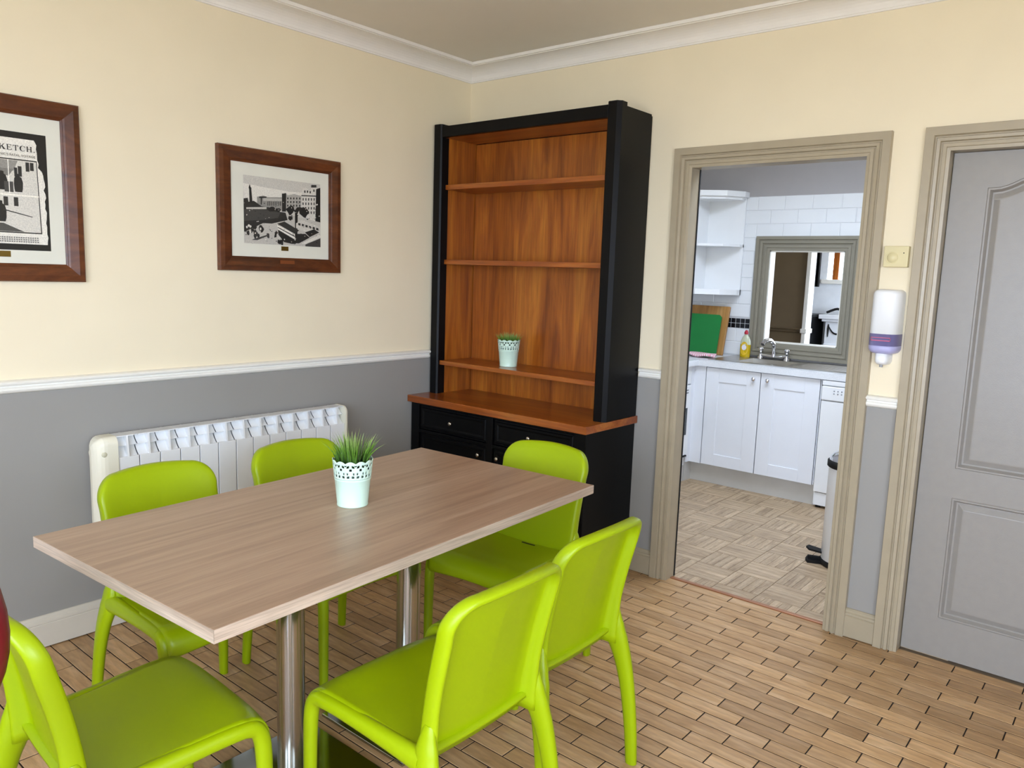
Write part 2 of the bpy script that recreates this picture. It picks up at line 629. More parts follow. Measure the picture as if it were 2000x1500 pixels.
rail('baseboard_back', BPF, [TAUPE], (1.200, 0), (A1[0], 0), (0, -1), 'beige skirting board beside the black dresser', 'skirting')
rail('baseboard_middle', BPF, [TAUPE], (A1[1], 0), (A2[0], 0), (0, -1), 'short beige skirting between the two doorways', 'skirting')
rail('baseboard_right', BPF, [SKIRT], (A2[1], 0), (RX1, 0), (0, -1), 'beige skirting right of the closed door', 'skirting')

# architraves: stepped moulding, wide flat outer band (offset measured outwards from the opening)
AP = [(0.0, 0.0), (0.0, 0.012), (0.012, 0.014), (0.014, 0.018), (0.026, 0.018), (0.028, 0.012), (0.033, 0.012), (0.036, 0.022), (0.047, 0.024), (0.050, 0.017), (0.054, 0.017), (0.058, 0.026), (0.088, 0.026), (0.0895, 0.024), (0.0895, 0.0)]


def architrave(name, xa, xb, h, label):
    mb = MB()
    # walk the opening so that "left of path" points outwards
    mb.ring([(xb, 0.0), (xb, h), (xa, h), (xa, 0.0)], [(-o, d) for o, d in AP], lambda a, b, d: (a, -d, b))
    return struct(mb.build(name, [TAUPE]), label, 'architrave')


architrave('trim_6', D1[0], D1[1], DH, 'taupe stepped architrave round the open kitchen doorway')
architrave('trim_7', D2[0], D2[1], DH, 'taupe stepped architrave round the closed grey door')
for nm, (xa, xb), lb in (('trim_8', D1, 'taupe door lining inside the kitchen doorway'), ('trim_9', D2, 'taupe door lining around the closed door')):
    mb = MB()
    mb.box(xa - 0.02, xa, -0.001, WT + 0.012, 0, DH + 0.02)
    mb.box(xb, xb + 0.02, -0.001, WT + 0.012, 0, DH + 0.02)
    mb.box(xa, xb, -0.001, WT + 0.012, DH, DH + 0.02)
    struct(mb.build(nm, [TAUPE]), lb, 'door lining')
mb = MB(); mb.box(D1[0], D1[0] + 0.004, WT - 0.004, WT + 0.004, 0.004, DH)  # black strip stands in for the shaded gap beside the door lining
struct(mb.build('trim_10', [DARK]), 'dark strip standing in for the shaded gap at the left jamb of the kitchen doorway', 'strip')
mb = MB(); mb.box(D1[0], D1[1], 0.034, 0.058, -0.01, 0.005, bev=0.002)
struct(mb.build('trim_11', [paint('copper_threshold', 'A5714F', 0.35, 0.05, metallic=0.3)]), 'thin copper-brown threshold bar in the kitchen doorway', 'threshold')

# closed door with an arched upper panel and a square lower panel
DY = 0.045
door = empty('door_1', ((D2[0] + D2[1]) / 2, DY, 0))
struct(door, 'closed grey panelled door at the right edge', 'door')
hw = (D2[1] - D2[0]) / 2
PX = 0.255
mb = MB(); mb.box(-hw + 0.003, hw - 0.003, 0.0135, 0.04, 0.008, DH - 0.003)
mb.build('door_leaf', [DOORM], door)


def arch_path(z0, zs, rise):
    n = 24
    pts = [(PX, z0)]
    for i in range(n + 1):
        t = i / n
        x = PX - 2 * PX * t
        u = abs(1 - 2 * t)
        if u > 0.88:
            z = zs
        else:
            z = zs + rise * (0.5 + 0.5 * math.cos(PI * u / 0.88)) ** 0.8
        pts.append((x, z))
    pts.append((-PX, z0))
    return pts


# flat face with the two panel holes made from strips
face = MB()
TZ = [0.173, 0.672, 0.79, 1.865]
face.box(-hw + 0.003, -PX, 0.0, 0.014, 0.008, DH - 0.003)
face.box(PX, hw - 0.003, 0.0, 0.01, 0.008, DH - 0.003)
face.box(-PX, PX, 0.0, 0.01, 0.008, TZ[0])
face.box(-PX, PX, 0.0, 0.01, TZ[1], TZ[2])
ap = arch_path(TZ[2], TZ[3], 0.085)
top = ap[1:-1]
for (xa, za), (xb, zb) in zip(top[:-1], top[1:]):
    face.add([(xa, 0, za), (xb, 0, zb), (xb, 0, DH - 0.003), (xa, 0, DH - 0.003)], [(0, 1, 2, 3)])
face.build('stile_and_rail_face', [DOORM], door)
PP = [(0.0, 0.0), (0.003, -0.004), (0.009, -0.004), (0.013, 0.004), (0.017, 0.0125), (0.023, 0.0125), (0.042, 0.0035), (0.046, 0.003)]
for nm, path in (('upper_panel', ap), ('lower_panel', [(PX, TZ[0]), (PX, TZ[1]), (-PX, TZ[1]), (-PX, TZ[0])])):
    mb = MB()
    mb.ring(path, PP, lambda a, b, h: (a, h, b), True, smooth=False)
    inner = []
    n = len(path)
    k = len(PP)
    inner = [mb.v[i * k + k - 1] for i in range(n)]
    mb.add(inner, [list(range(n))])
    mb.build(nm, [DOORM], door)

# ------------------------------------------------------------------ dining room floor of wooden blocks
floor = MB(); floor.box(-0.1, RX1 + 0.1, RY0 - 0.1, 0.03, -0.06, -0.004)
floor = floor.build('floor', [JOINT])
struct(floor, 'worn tan wooden block floor laid in running bond', 'floor')
BL, BW, GAP = 0.2345, 0.067, 0.0040


def block_geo(L, Wd, H=0.012, c=0.0015):
    a, b = L / 2, Wd / 2
    v = [(-a, -b, -H), (a, -b, -H), (a, b, -H), (-a, b, -H), (-a, -b, -c), (a, -b, -c), (a, b, -c), (-a, b, -c), (-a + c, -b + c, 0), (a - c, -b + c, 0), (a - c, b - c, 0), (-a + c, b - c, 0)]
    f = [(8, 9, 10, 11)]
    for i in range(4):
        j = (i + 1) % 4
        f += [(i, j, 4 + j, 4 + i), (4 + i, 4 + j, 8 + j, 8 + i)]
    return v, f


def side_dark(n):
    """block sides inside the joint are dark like the joint; top and arris stay wood"""
    return [0] + [1, 0] * ((n - 1) // 2)


blocks = []
r = 0
ytop = 0.034
while ytop - BW * r > RY0:
    yc = ytop - BW * (r + 0.5)
    ph = 2.117 + (0.0 if r % 2 == 1 else -0.119) + random.uniform(-0.012, 0.012)
    x = ph - BL * 12
    while x < RX1:
        xa, xb = max(x, 0.003), min(x + BL, RX1)
        if yc > -0.01:     # the row inside the doorways only
            pass
        if xb - xa > 0.03:
            q = project(((xa + xb) / 2, yc, 0))
            inf = q is not None and -60 < q[0] < 2060 and 700 < q[1] < 1560
            blocks.append((((xa + xb) / 2), yc, xb - xa - GAP, (1.0 / q[2] ** 3) if inf else -1))
        x += BL
    r += 1
order = sorted(range(len(blocks)), key=lambda i: -blocks[i][3])
near = [i for i in order[:300] if blocks[i][3] > 0]
near_set = set(near)
cache = {}
for i in near:
    x, y, L, s = blocks[i]
    key = round(L, 3)
    if key not in cache:
        vv, ff = block_geo(L, BW - GAP)
        gb_ = MB().add(vv, ff)
        gb_.m = side_dark(len(ff))
        cache[key] = gb_.mesh('floor_block', [BLOCKW, JOINT])
    o = bpy.data.objects.new('floor_block', cache[key])
    COL.objects.link(o)
    o.parent = floor
    o.location = (x, y, random.uniform(-0.0006, 0.0))
rest = MB()
for i, (x, y, L, s) in enumerate(blocks):
    if i in near_set:
        continue
    vv, ff = block_geo(L, BW - GAP)
    rest.add([(a + x, b + y, c) for a, b, c in vv], ff)
    rest.m[-len(ff):] = side_dark(len(ff))
ro = rest.build('floor_block_rest', [BLOCKW2, JOINT], floor, fix=False)
ro['kind'] = 'stuff'

# ------------------------------------------------------------------ kitchen shell
HX0, HX1, HZ0, HZ1 = 0.846, 1.392, 1.033, 1.722      # clear opening of the serving hatch
HO = 0.118                                            # width of the hatch frame
w = MB(); w.box(-0.1, 0, WT, KY1 + 0.12, 0, 2.7)
struct(w.build('wall_kitchen_left', [KGREY]), 'grey painted left wall of the kitchen', 'wall')
w = MB()
w.box(KX1, KX1 + 0.12, WT, KY1 + 0.12, 0, 2.7)
struct(w.build('wall_kitchen_right', [KGREY]), 'grey right-hand wall of the kitchen, out of view', 'wall')
w = MB()
w.box(0, HX0, KY1, LY0, 0, 2.7); w.box(HX1, KX1, KY1, LY0, 0, 2.7)
w.box(HX0, HX1, KY1, LY0, 0, HZ0); w.box(HX0, HX1, KY1, LY0, HZ1, 2.7)
kback = w.build('wall_kitchen_back', [KGREY])
struct(kback, 'kitchen end wall, grey above white brick tiles, with a serving hatch', 'wall')
w = MB()
w.box(-0.1, WINK[0], WT, LY0, 2.7, 2.8); w.box(WINK[1], KX1 + 0.12, WT, LY0, 2.7, 2.8)
w.box(WINK[0], WINK[1], WT, WINK[2], 2.7, 2.8); w.box(WINK[0], WINK[1], WINK[3], LY0, 2.7, 2.8)
struct(w.build('ceiling_kitchen', [CEILM]), 'plain kitchen ceiling', 'ceiling')
f = MB()  # frame of the added roof light, unseen, for daylight from above
for a, b, c, d in ((WINK[0], WINK[1], WINK[2], WINK[2] + 0.05), (WINK[0], WINK[1], WINK[3] - 0.05, WINK[3]), (WINK[0], WINK[0] + 0.05, WINK[2], WINK[3]), (WINK[1] - 0.05, WINK[1], WINK[2], WINK[3])):
    f.box(a, b, c, d, 2.72, 2.79)
struct(f.build('added_roof_light', [WHITE_TRIM]), 'white framed roof light added in the kitchen ceiling for daylight, out of view', 'window')

# kitchen floor: basket-weave strips
kfl = MB(); kfl.box(0, KX1, 0.03, KY1, -0.06, -0.003)
kfl = kfl.build('floor_kitchen', [paint('vinyl_joint', '7D6B56', 0.6, 0.1)])
struct(kfl, 'beige basket-weave parquet-look kitchen floor', 'floor')
SQ = 0.208
NS = 5
vs, vf = block_geo(SQ - 0.004, SQ / NS - 0.0012, 0.008, 0.0006)
smesh = MB().add(vs, vf).mesh('floor_strip', [VINYL_X])
srest = MB()
n_strip = 0
for i in range(-6, 9):
    for j in range(-1, 12):
        xc, yc = 1.212 + SQ * (i + 0.5), 0.147 + SQ * (j + 0.5)
        if xc < 0.1 or xc > KX1 - 0.1 or yc < 0.0 or yc > 2.3:
            continue
        vert = (i + j) % 2 == 0
        for s_ in range(NS):
            off = (s_ - (NS - 1) / 2) * SQ / NS
            px, py = (xc + off, yc) if vert else (xc, yc + off)
            hl, hw2 = (SQ - 0.004) / 2, (SQ / NS - 0.0012) / 2
            hy = hl if vert else hw2
            y0_, y1_ = max(py - hy, 0.059), py + hy
            if y1_ - y0_ < 0.012:
                continue
            t = (0.0 - CAM_LOC.y) / (py - CAM_LOC.y)
            xd = CAM_LOC.x + t * (px - CAM_LOC.x)
            seen = D1[0] - 0.03 < xd < D1[1] + 0.03 and py < 1.92 and px > 0.55
            if seen and n_strip < 300:
                me_ = smesh
                if y1_ - y0_ < 2 * hy - 1e-4:
                    L_, W_ = (y1_ - y0_, 2 * hw2) if vert else (2 * hl, y1_ - y0_)
                    v_, f_ = block_geo(L_, W_, 0.008, 0.0006)
                    me_ = MB().add(v_, f_).mesh('floor_strip', [VINYL_X])
                o = bpy.data.objects.new('floor_strip', me_)
                COL.objects.link(o)
                o.parent = kfl
                o.location = (px, (y0_ + y1_) / 2, 0)
                o.rotation_euler = (0, 0, PI / 2 if vert else 0)
                n_strip += 1
            elif y1_ - y0_ > 2 * hy - 1e-4:
                c, sn = (0, 1) if vert else (1, 0)
                srest.add([(px + c * a - sn * b, py + sn * a + c * b, z) for a, b, z in vs], vf)
so = srest.build('floor_strip_rest', [VINYL_F], kfl, fix=False)
so['kind'] = 'stuff'

# white brick tiles and black mosaic on the end wall
trest = MB()


def tile_geo(x0, x1, z0, z1, d=0.007, c=0.004):
    y = KY1
    v = [(x0, y, z0), (x1, y, z0), (x1, y, z1), (x0, y, z1), (x0, y - d + c * .6, z0), (x1, y - d + c * .6, z0), (x1, y - d + c * .6, z1), (x0, y - d + c * .6, z1),
         (x0 + c, y - d, z0 + c), (x1 - c, y - d, z0 + c), (x1 - c, y - d, z1 - c), (x0 + c, y - d, z1 - c)]
    f = [(8, 9, 10, 11)]
    for i in range(4):
        j = (i + 1) % 4
        f += [(i, j, 4 + j, 4 + i), (4 + i, 4 + j, 8 + j, 8 + i)]
    return v, f


gm = MB()
fx0, fx1, fz1 = HX0 - HO, HX1 + HO, HZ1 + HO - 0.03
gm.box(0, fx0, KY1 - 0.004, KY1, 0.91, 2.123); gm.box(fx1, KX1, KY1 - 0.004, KY1, 0.91, 2.123); gm.box(fx0, fx1, KY1 - 0.004, KY1, fz1, 2.123)
gm.build('grout', [GROUT], kback)
TH, TW = 0.1012, 0.2045
rows = [(2.122 - TH * (k + 1), 2.122 - TH * k) for k in range(9)] + [(1.020, 1.121), (0.919, 1.020)]
for k, (z0, z1) in enumerate(rows):
    x = 0.726 - 4 * TW + (TW / 2 if k % 2 else 0)
    while x < KX1:
        xa, xb = max(x, 0.0) + 0.001, min(x + TW, KX1) - 0.001
        x += TW
        pieces = []
        if z0 > fz1 - 0.03:
            pieces = [(xa, xb, max(z0, fz1), z1)] if (xb > fx0 and xa < fx1 and z0 < fz1) else [(xa, xb, z0, z1)]
        else:
            if xa < fx0:
                pieces.append((xa, min(xb, fx0), z0, z1))
            if xb > fx1:
                pieces.append((max(xa, fx1), xb, z0, z1))
        for p in pieces:
            if p[1] - p[0] < 0.015 or p[3] - p[2] < 0.012:
                continue
            v, fc = tile_geo(p[0], p[1], p[2] + 0.001, p[3] - 0.001)
            if 0.45 < (p[0] + p[1]) / 2 < 1.62:
                MB().add(v, fc).build('wall_tile', [TILE], kback)
            else:
                trest.add(v, fc)
x = fx0 - 0.0378 * 6
while x < fx0 - 0.01:
    for z0 in (1.126, 1.164):
        v, fc = tile_geo(x + 0.0015, x + 0.0363, z0 + 0.001, z0 + 0.036, 0.006, 0.002)
        MB().add(v, fc).build('mosaic_tile', [BLACKTILE], kback)
    x += 0.0378
to = trest.build('wall_tile_rest', [TILE], kback, fix=False)
to['kind'] = 'stuff'

# hatch frame: stepped taupe moulding round the opening, plus the lining
HATCHC = paint('hatch_taupe_gloss', '8A8474', 0.36, 0.03)
mb = MB()
HP = [(0.0, 0.0), (0.0, 0.012), (0.020, 0.014), (0.023, 0.020), (0.040, 0.020), (0.044, 0.014), (0.050, 0.014), (0.054, 0.026), (0.070, 0.028), (0.074, 0.021), (0.078, 0.021), (0.083, 0.031), (0.116, 0.031), (0.118, 0.028), (0.118, 0.0)]
mb.ring([(HX1, HZ0), (HX1, HZ1), (HX0, HZ1), (HX0, HZ0)], [(-o * (0.9 if o > 0.1 else 1), d) for o, d in HP], lambda a, b, d: (a, KY1 - d, b), True)
struct(mb.build('trim_12', [HATCHC]), 'taupe stepped frame round the kitchen serving hatch', 'hatch frame')
mb = MB()
mb.box(HX0 - 0.004, HX0 + 0.008, KY1 - 0.002, LY0 + 0.01, HZ0, HZ1); mb.box(HX1 - 0.008, HX1 + 0.004, KY1 - 0.002, LY0 + 0.01, HZ0, HZ1)
mb.box(HX0, HX1, KY1 - 0.002, LY0 + 0.01, HZ1 - 0.008, HZ1 + 0.004); mb.box(HX0, HX1, KY1 - 0.002, LY0 + 0.01, HZ0 - 0.004, HZ0 + 0.008)
struct(mb.build('trim_13', [WHITE_TRIM]), 'white lining inside the serving hatch', 'hatch lining')

# ------------------------------------------------------------------ lounge behind the hatch
w = MB(); w.box(LX0, LX1, LY0, LY1, -0.06, 0.0)
struct(w.build('floor_lounge', [paint('lounge_carpet', '6B5A48', 0.95, 0.1)]), 'brown lounge floor behind the hatch', 'floor')
w = MB(); w.box(LX0 - .1, LX1 + 0.12, LY0, LY1 + 0.1, 2.7, 2.8)
struct(w.build('ceiling_lounge', [CEILM]), 'lounge ceiling behind the hatch', 'ceiling')
w = MB(); w.box(LX0 - 0.1, LX0, KY1, LY1 + 0.1, 0, 2.7)
w.box(LX0, -0.1, KY1, LY0, 0, 2.7)
struct(w.build('wall_lounge_left', [TAUPEDK]), 'taupe left wall of the lounge', 'wall')
w = MB(); w.box(LX1, LX1 + 0.12, LY0, WINM[0], 0, 2.7); w.box(LX1, LX1 + 0.12, WINM[1], LY1 + .1, 0, 2.7)  # wall pieces around the added, unseen side window
w.box(LX1, LX1 + 0.12, WINM[0], WINM[1], 0, WINM[2]); w.box(LX1, LX1 + 0.12, WINM[0], WINM[1], WINM[3], 2.7)
struct(w.build('wall_lounge_right', [CREAM]), 'lounge wall with an added window opening for daylight, out of view', 'wall')
w = MB()
w.box(LX0, WINL[0], LY1, LY1 + 0.1, 0, 2.7); w.box(WINL[1], LX1, LY1, LY1 + 0.1, 0, 2.7)
w.box(WINL[0], WINL[1], LY1, LY1 + 0.1, 0, WINL[2]); w.box(WINL[0], WINL[1], LY1, LY1 + 0.1, WINL[3], 2.7)
struct(w.build('wall_lounge_back', [paint('lounge_white', 'E9ECEE', 0.7)]), 'white end wall of the lounge seen through the hatch', 'wall')
# projecting taupe wall with its dado rail and white corner edge
w = MB(); w.box(LX0, 0.40, 4.5, 4.6, 0, 2.7)
struct(w.build('wall_lounge_nib', [TAUPEDK]), 'dark taupe lounge wall seen through the hatch', 'wall')
rail('trim_14', [(d, z - 0.01) for d, z in DP], [paint('taupe_rail', '6A5A42', 0.5)], (LX0, 4.5), (0.40, 4.5), (0, -1), 'taupe dado rail on the lounge wall beyond the hatch', 'dado rail')
mb = MB(); mb.box(0.40, 0.44, 4.47, 4.62, 0, 2.6, bev=0.004); mb.box(0.39, 0.455, 4.455, 4.62, 0.99, 1.035, bev=0.006)
struct(mb.build('trim_15', [WHITE_TRIM]), 'white corner post beside the dark lounge wall', 'trim')
# window above the mantel with an orange-brown timber mullion
wn = empty('window_3', (0, LY1, 0)); struct(wn, 'bright timber framed lounge window seen through the hatch', 'window')
tw = wood('orange_timber', '7A3A10', 'A85A1C', 'C4762E', (20, 20, 2), 0.4)
for nm, (a, b, c, d) in (('sill', (WINL[0] - .05, WINL[1] + .05, WINL[2] - 0.03, WINL[2] + 0.02)), ('frame_head', (WINL[0], WINL[1], WINL[3] - 0.05, WINL[3]))):
    mb = MB(); mb.box(a, b, -0.06, 0.06, c, d, bev=0.004); mb.build(nm, [WHITE_TRIM], wn)
for a, b in ((0.085, 0.155), (0.55, 0.60), (WINL[1] - 0.05, WINL[1])):
    mb = MB(); mb.box(a, b, -0.02, 0.06, WINL[2] + 0.02, WINL[3] - 0.05, bev=0.006); mb.build('mullion', [tw], wn)
pm, nt, pb = new_mat('clear_pane')
tr = nt.nodes.new('ShaderNodeBsdfTransparent'); gl = nt.nodes.new('ShaderNodeBsdfGlossy'); mx = nt.nodes.new('ShaderNodeMixShader')
gl.inputs['Roughness'].default_value = 0.02; mx.inputs['Fac'].default_value = 0.06
nt.links.new(tr.outputs[0], mx.inputs[1]); nt.links.new(gl.outputs[0], mx.inputs[2]); nt.links.new(mx.outputs[0], nt.nodes['Material Output'].inputs['Surface'])
mb = MB(); mb.box(WINL[0], WINL[1], 0.025, 0.031, WINL[2] + 0.02, WINL[3] - 0.05); mb.build('pane', [pm], wn)
# mantelpiece
mt = empty('mantelpiece', (0.0, LY1, 0))
tag(mt, 'white mantelpiece with black garland swags seen through the hatch', 'mantelpiece')
MW = paint('mantel_white', 'ECEDED', 0.45)
mb = MB(); mb.box(0.06, 1.3, -0.30, 0.0, 1.08, 1.13, bev=0.006); mb.box(0.09, 1.27, -0.27, 0.0, 1.05, 1.085, bev=0.006); mb.build('mantel_shelf', [MW], mt)
mb = MB(); mb.box(0.12, 1.24, -0.22, 0.0, 0.78, 1.05, bev=0.004); mb.build('frieze', [MW], mt)
for a, b in ((0.12, 0.30), (1.06, 1.24)):
    mb = MB(); mb.box(a, b, -0.24, 0.0, 0.0, 0.79, bev=0.005); mb.build('pilaster', [MW], mt)
mb = MB(); mb.box(0.30, 1.06, -0.10, -0.02, 0.0, 0.78); mb.build('firebox', [DARK], mt)
for k in range(5):
    xa = 0.16 + k * 0.2
    mb = MB()
    mb.sweep([(xa, -0.222, 1.0), (xa + 0.05, -0.226, 0.93), (xa + 0.1, -0.228, 0.91), (xa + 0.15, -0.226, 0.93), (xa + 0.2, -0.222, 1.0)], [.004, .008, .010, .008, .004], [.006] * 5, (0, 1, 0), 8, 4)
    mb.sweep([(xa, -0.222, 1.02), (xa, -0.224, 0.96), (xa, -0.222, 0.87)], [.006, .012, .004], [.006] * 3, (0, 1, 0), 8, 4)
    mb.build('garland_swag', [DARK], mt)
mb = MB(); mb.box(-0.2, 0.035, -0.45, -0.02, 0.0, 1.10, bev=0.006); mb.box(-0.22, 0.05, -0.47, -0.01, 1.10, 1.13, bev=0.004)  # black box stands in for the shade of a dark alcove
tag(mb.build('alcove_dark_box', [BLACK], None, (0, LY1, 0)), 'black box standing in for the dark alcove left of the white mantelpiece beyond the hatch', 'cabinet')
mb = MB()
mb.grid(lambda u, v: (-0.17 + 0.13 * u, LY1 - 0.08 + 0.02 * math.sin(u * 19), 1.45 + 1.1 * v), 26, 6)
tag(mb.build('curtain', [DARK], solid=0.006), 'dark curtain left of the bright lounge window', 'curtain')
mb = MB()
mb.sweep([(0.1, LY1 - 0.14, 1.152), (0.22, LY1 - 0.14, 1.20), (0.30, LY1 - 0.14, 1.16), (0.42, LY1 - 0.14, 1.19), (0.52, LY1 - 0.14, 1.152)], [.014] * 5, [.016] * 5, (0, 1, 0), 8, 4)
mb.lathe([(0.03, 1.13), (0.02, 1.15), (0.03, 1.19), (0.012, 1.23), (0.0, 1.24)], 10, (0.30, LY1 - 0.14, 0))
tag(mb.build('mantel_ornament', [DARK]), 'dark ornament standing on the white mantelpiece', 'ornament')

# ================================================================== KITCHEN FITTINGS
CF = 1.85                                  # door plane of the sink run
WTZ = (0.868, 0.910)
# sink unit: two shaker doors
su = empty('sink_unit', (1.078, CF, 0))
tag(su, 'white double-door sink cabinet with shaker doors', 'cabinet')
mb = MB(); mb.box(-0.412, -0.394, 0.02, 0.55, 0.145, 0.866); mb.box(0.394, 0.412, 0.02, 0.55, 0.145, 0.866); mb.box(-0.394, 0.394, 0.02, 0.55, 0.145, 0.163); mb.box(-0.394, 0.394, 0.534, 0.55, 0.163, 0.7); mb.box(-0.394, 0.394, 0.02, 0.036, 0.83, 0.866); mb.build('carcass', [KWHITE], su)


def shaker(parent, xa, xb, za, zb, knob):
    mb = MB()
    mb.box(xa, xb, 0.006, 0.02, za, zb)
    s = 0.098
    mb.box(xa, xa + s, 0.0, 0.014, za, zb, bev=0.0015); mb.box(xb - s, xb, 0.0, 0.014, za, zb, bev=0.0015)
    mb.box(xa + s, xb - s, 0.0, 0.014, za, za + 0.085, bev=0.0015); mb.box(xa + s, xb - s, 0.0, 0.014, zb - s, zb, bev=0.0015)
    d = mb.build('cabinet_door', [KWHITE], parent)
    k = MB()
    k.lathe([(0.007, 0.0), (0.006, -0.010), (0.014, -0.016), (0.016, -0.022), (0.012, -0.028), (0.0, -0.030)], 14, knob, axis='y')
    k.build('knob', [CHROME], d)
    return d


shaker(su, -0.406, -0.0025, 0.146, 0.862, (-0.045, 0.0, 0.815))
shaker(su, 0.0025, 0.406, 0.146, 0.862, (0.055, 0.0, 0.815))
mb = MB(); mb.box(-0.51, 0.42, 0.05, 0.07, 0.0, 0.145); mb.box(-0.53, -0.51, -0.045, 0.07, 0.0, 0.145); mb.build('plinth', [PLINTH], su)
mb = MB(); mb.box(-0.50, -0.412, 0.0, 0.02, 0.145, 0.866); mb.box(-0.516, -0.50, -0.044, 0.02, 0.145, 0.866); mb.build('corner_post', [KWHITE], su)

# dishwasher
dw = empty('dishwasher', (1.80, 1.832, 0))
tag(dw, 'white dishwasher right of the sink cabinet', 'dishwasher')
mb = MB(); mb.box(-0.30, 0.30, 0.03, 0.55, 0.02, 0.864); mb.build('body', [WHITE], dw)
mb = MB(); mb.box(-0.296, 0.296, 0.0, 0.03, 0.11, 0.728, bev=0.006); mb.build('door_panel', [WHITE], dw)
mb = MB(); mb.box(-0.296, 0.296, -0.006, 0.03, 0.733, 0.826, bev=0.006); cpn = mb.build('control_panel', [WHITE], dw)
mb = MB(); mb.box(-0.296, 0.296, 0.0, 0.03, 0.832, 0.862, bev=0.003); mb.build('top_strip', [WHITE], dw)
for i in range(5):
    for j in range(2):
        mb = MB(); mb.lathe([(0.004, 0), (0.004, -0.003), (0.0, -0.004)], 8, (-0.215 + i * 0.024, -0.006, 0.80 - 0.018 * j), axis='y'); mb.build('button', [paint('button_grey', '8C9198', 0.4)], cpn)
mb = MB(); mb.box(-0.29, 0.29, 0.01, 0.03, 0.02, 0.105); mb.build('kick_plate', [WHITE], dw)
for s in (-0.27, 0.27):
    mb = MB(); mb.lathe([(0.018, 0.0), (0.018, 0.012), (0.01, 0.014), (0.01, 0.03)], 10, (s, 0.05, 0)); mb.build('foot', [DARK], dw)

# cooker on the left run
ck = empty('cooker', (0.29, 1.50, 0))
tag(ck, 'white cooker at the left edge of the kitchen doorway', 'cooker')
mb = MB(); mb.box(-0.28, 0.27, -0.30, 0.30, 0.12, 0.868); mb.build('body', [WHITE], ck)
mb = MB(); mb.box(0.27, 0.292, -0.298, 0.298, 0.735, 0.862, bev=0.004); mb.build('control_panel', [WHITE], ck)
mb = MB(); mb.box(0.27, 0.296, -0.298, 0.298, 0.19, 0.725, bev=0.005); dr = mb.build('oven_door', [WHITE], ck)
mb = MB(); mb.box(0.295, 0.298, -0.23, 0.255, 0.36, 0.56, bev=0.001); mb.build('oven_glass', [paint('oven_glass', '3A3F40', 0.08)], dr)
for i in range(9):
    mb = MB(); mb.box(0.294, 0.2985, -0.25 + i * 0.058, -0.21 + i * 0.058, 0.668, 0.675); mb.box(0.294, 0.2985, -0.25 + i * 0.058, -0.21 + i * 0.058, 0.688, 0.695); mb.build('vent_slot', [paint('vent_grey', '6D7070', 0.5)], dr)
mb = MB(); mb.box(0.29, 0.306, -0.27, 0.27, 0.196, 0.208, bev=0.003); mb.build('handle', [DARK], dr)
mb = MB(); mb.box(0.24, 0.272, -0.30, 0.295, 0.0, 0.119); mb.build('plinth', [PLINTH], ck)

# worktop, L-shaped, with a cut-out for the sink bowl
SB = (0.83, 1.19, 1.97, 2.29)             # bowl
WSP = paint('white_speckled_laminate', 'E6E8EA', 0.3, 0.06, 160)
wt = MB()
wt.box(0.003, 0.615, 1.20, 2.414, *WTZ, bev=0.003)
wt.box(0.61, SB[0], CF - 0.02, 2.414, *WTZ); wt.box(SB[1], 2.2, CF - 0.02, 2.414, *WTZ)
wt.box(SB[0], SB[1], CF - 0.02, SB[2], *WTZ); wt.box(SB[0], SB[1], SB[3], 2.414, *WTZ)
tag(wt.build('worktop', [WSP]), 'white speckled kitchen worktop running into the corner', 'worktop')
# sink
sk = empty('sink', (0, 0, 0.9105)); tag(sk, 'stainless steel sink with drainer set in the worktop', 'sink')
sk_x0, sk_x1, sk_y0, sk_y1 = 0.64, 1.66, 1.92, 2.40
mb = MB()
mb.box(sk_x0, SB[0], sk_y0, sk_y1, 0, 0.004); mb.box(SB[1], sk_x1, sk_y0, sk_y1, 0, 0.004); mb.box(SB[0], SB[1], sk_y0, SB[2], 0, 0.004); mb.box(SB[0], SB[1], SB[3], sk_y1, 0, 0.004)
mb.build('rim', [DULLSTEEL], sk)
mb = MB()
a, b, c, d = SB
mb.add([(a, c, 0.003), (b, c, 0.003), (b, d, 0.003), (a, d, 0.003), (a + .02, c + .02, -0.15), (b - .02, c + .02, -0.15), (b - .02, d - .02, -0.15), (a + .02, d - .02, -0.15)], [(0, 1, 5, 4), (1, 2, 6, 5), (2, 3, 7, 6), (3, 0, 4, 7), (4, 5, 6, 7)])
mb.build('bowl', [DULLSTEEL], sk)
for i in range(9):
    mb = MB(); mb.sweep([(1.25, 1.98 + i * 0.042, 0.004), (1.45, 1.98 + i * 0.042, 0.005), (1.62, 1.98 + i * 0.042, 0.004)], [.006] * 3, [.004] * 3, (0, 0, 1), 8, 3); mb.build('drainer_ridge', [DULLSTEEL], sk)
mb = MB(); mb.lathe([(0.03, -0.149), (0.028, -0.146), (0.0, -0.147)], 16, ((a + b) / 2, (c + d) / 2, 0)); mb.build('waste', [CHROME], sk)
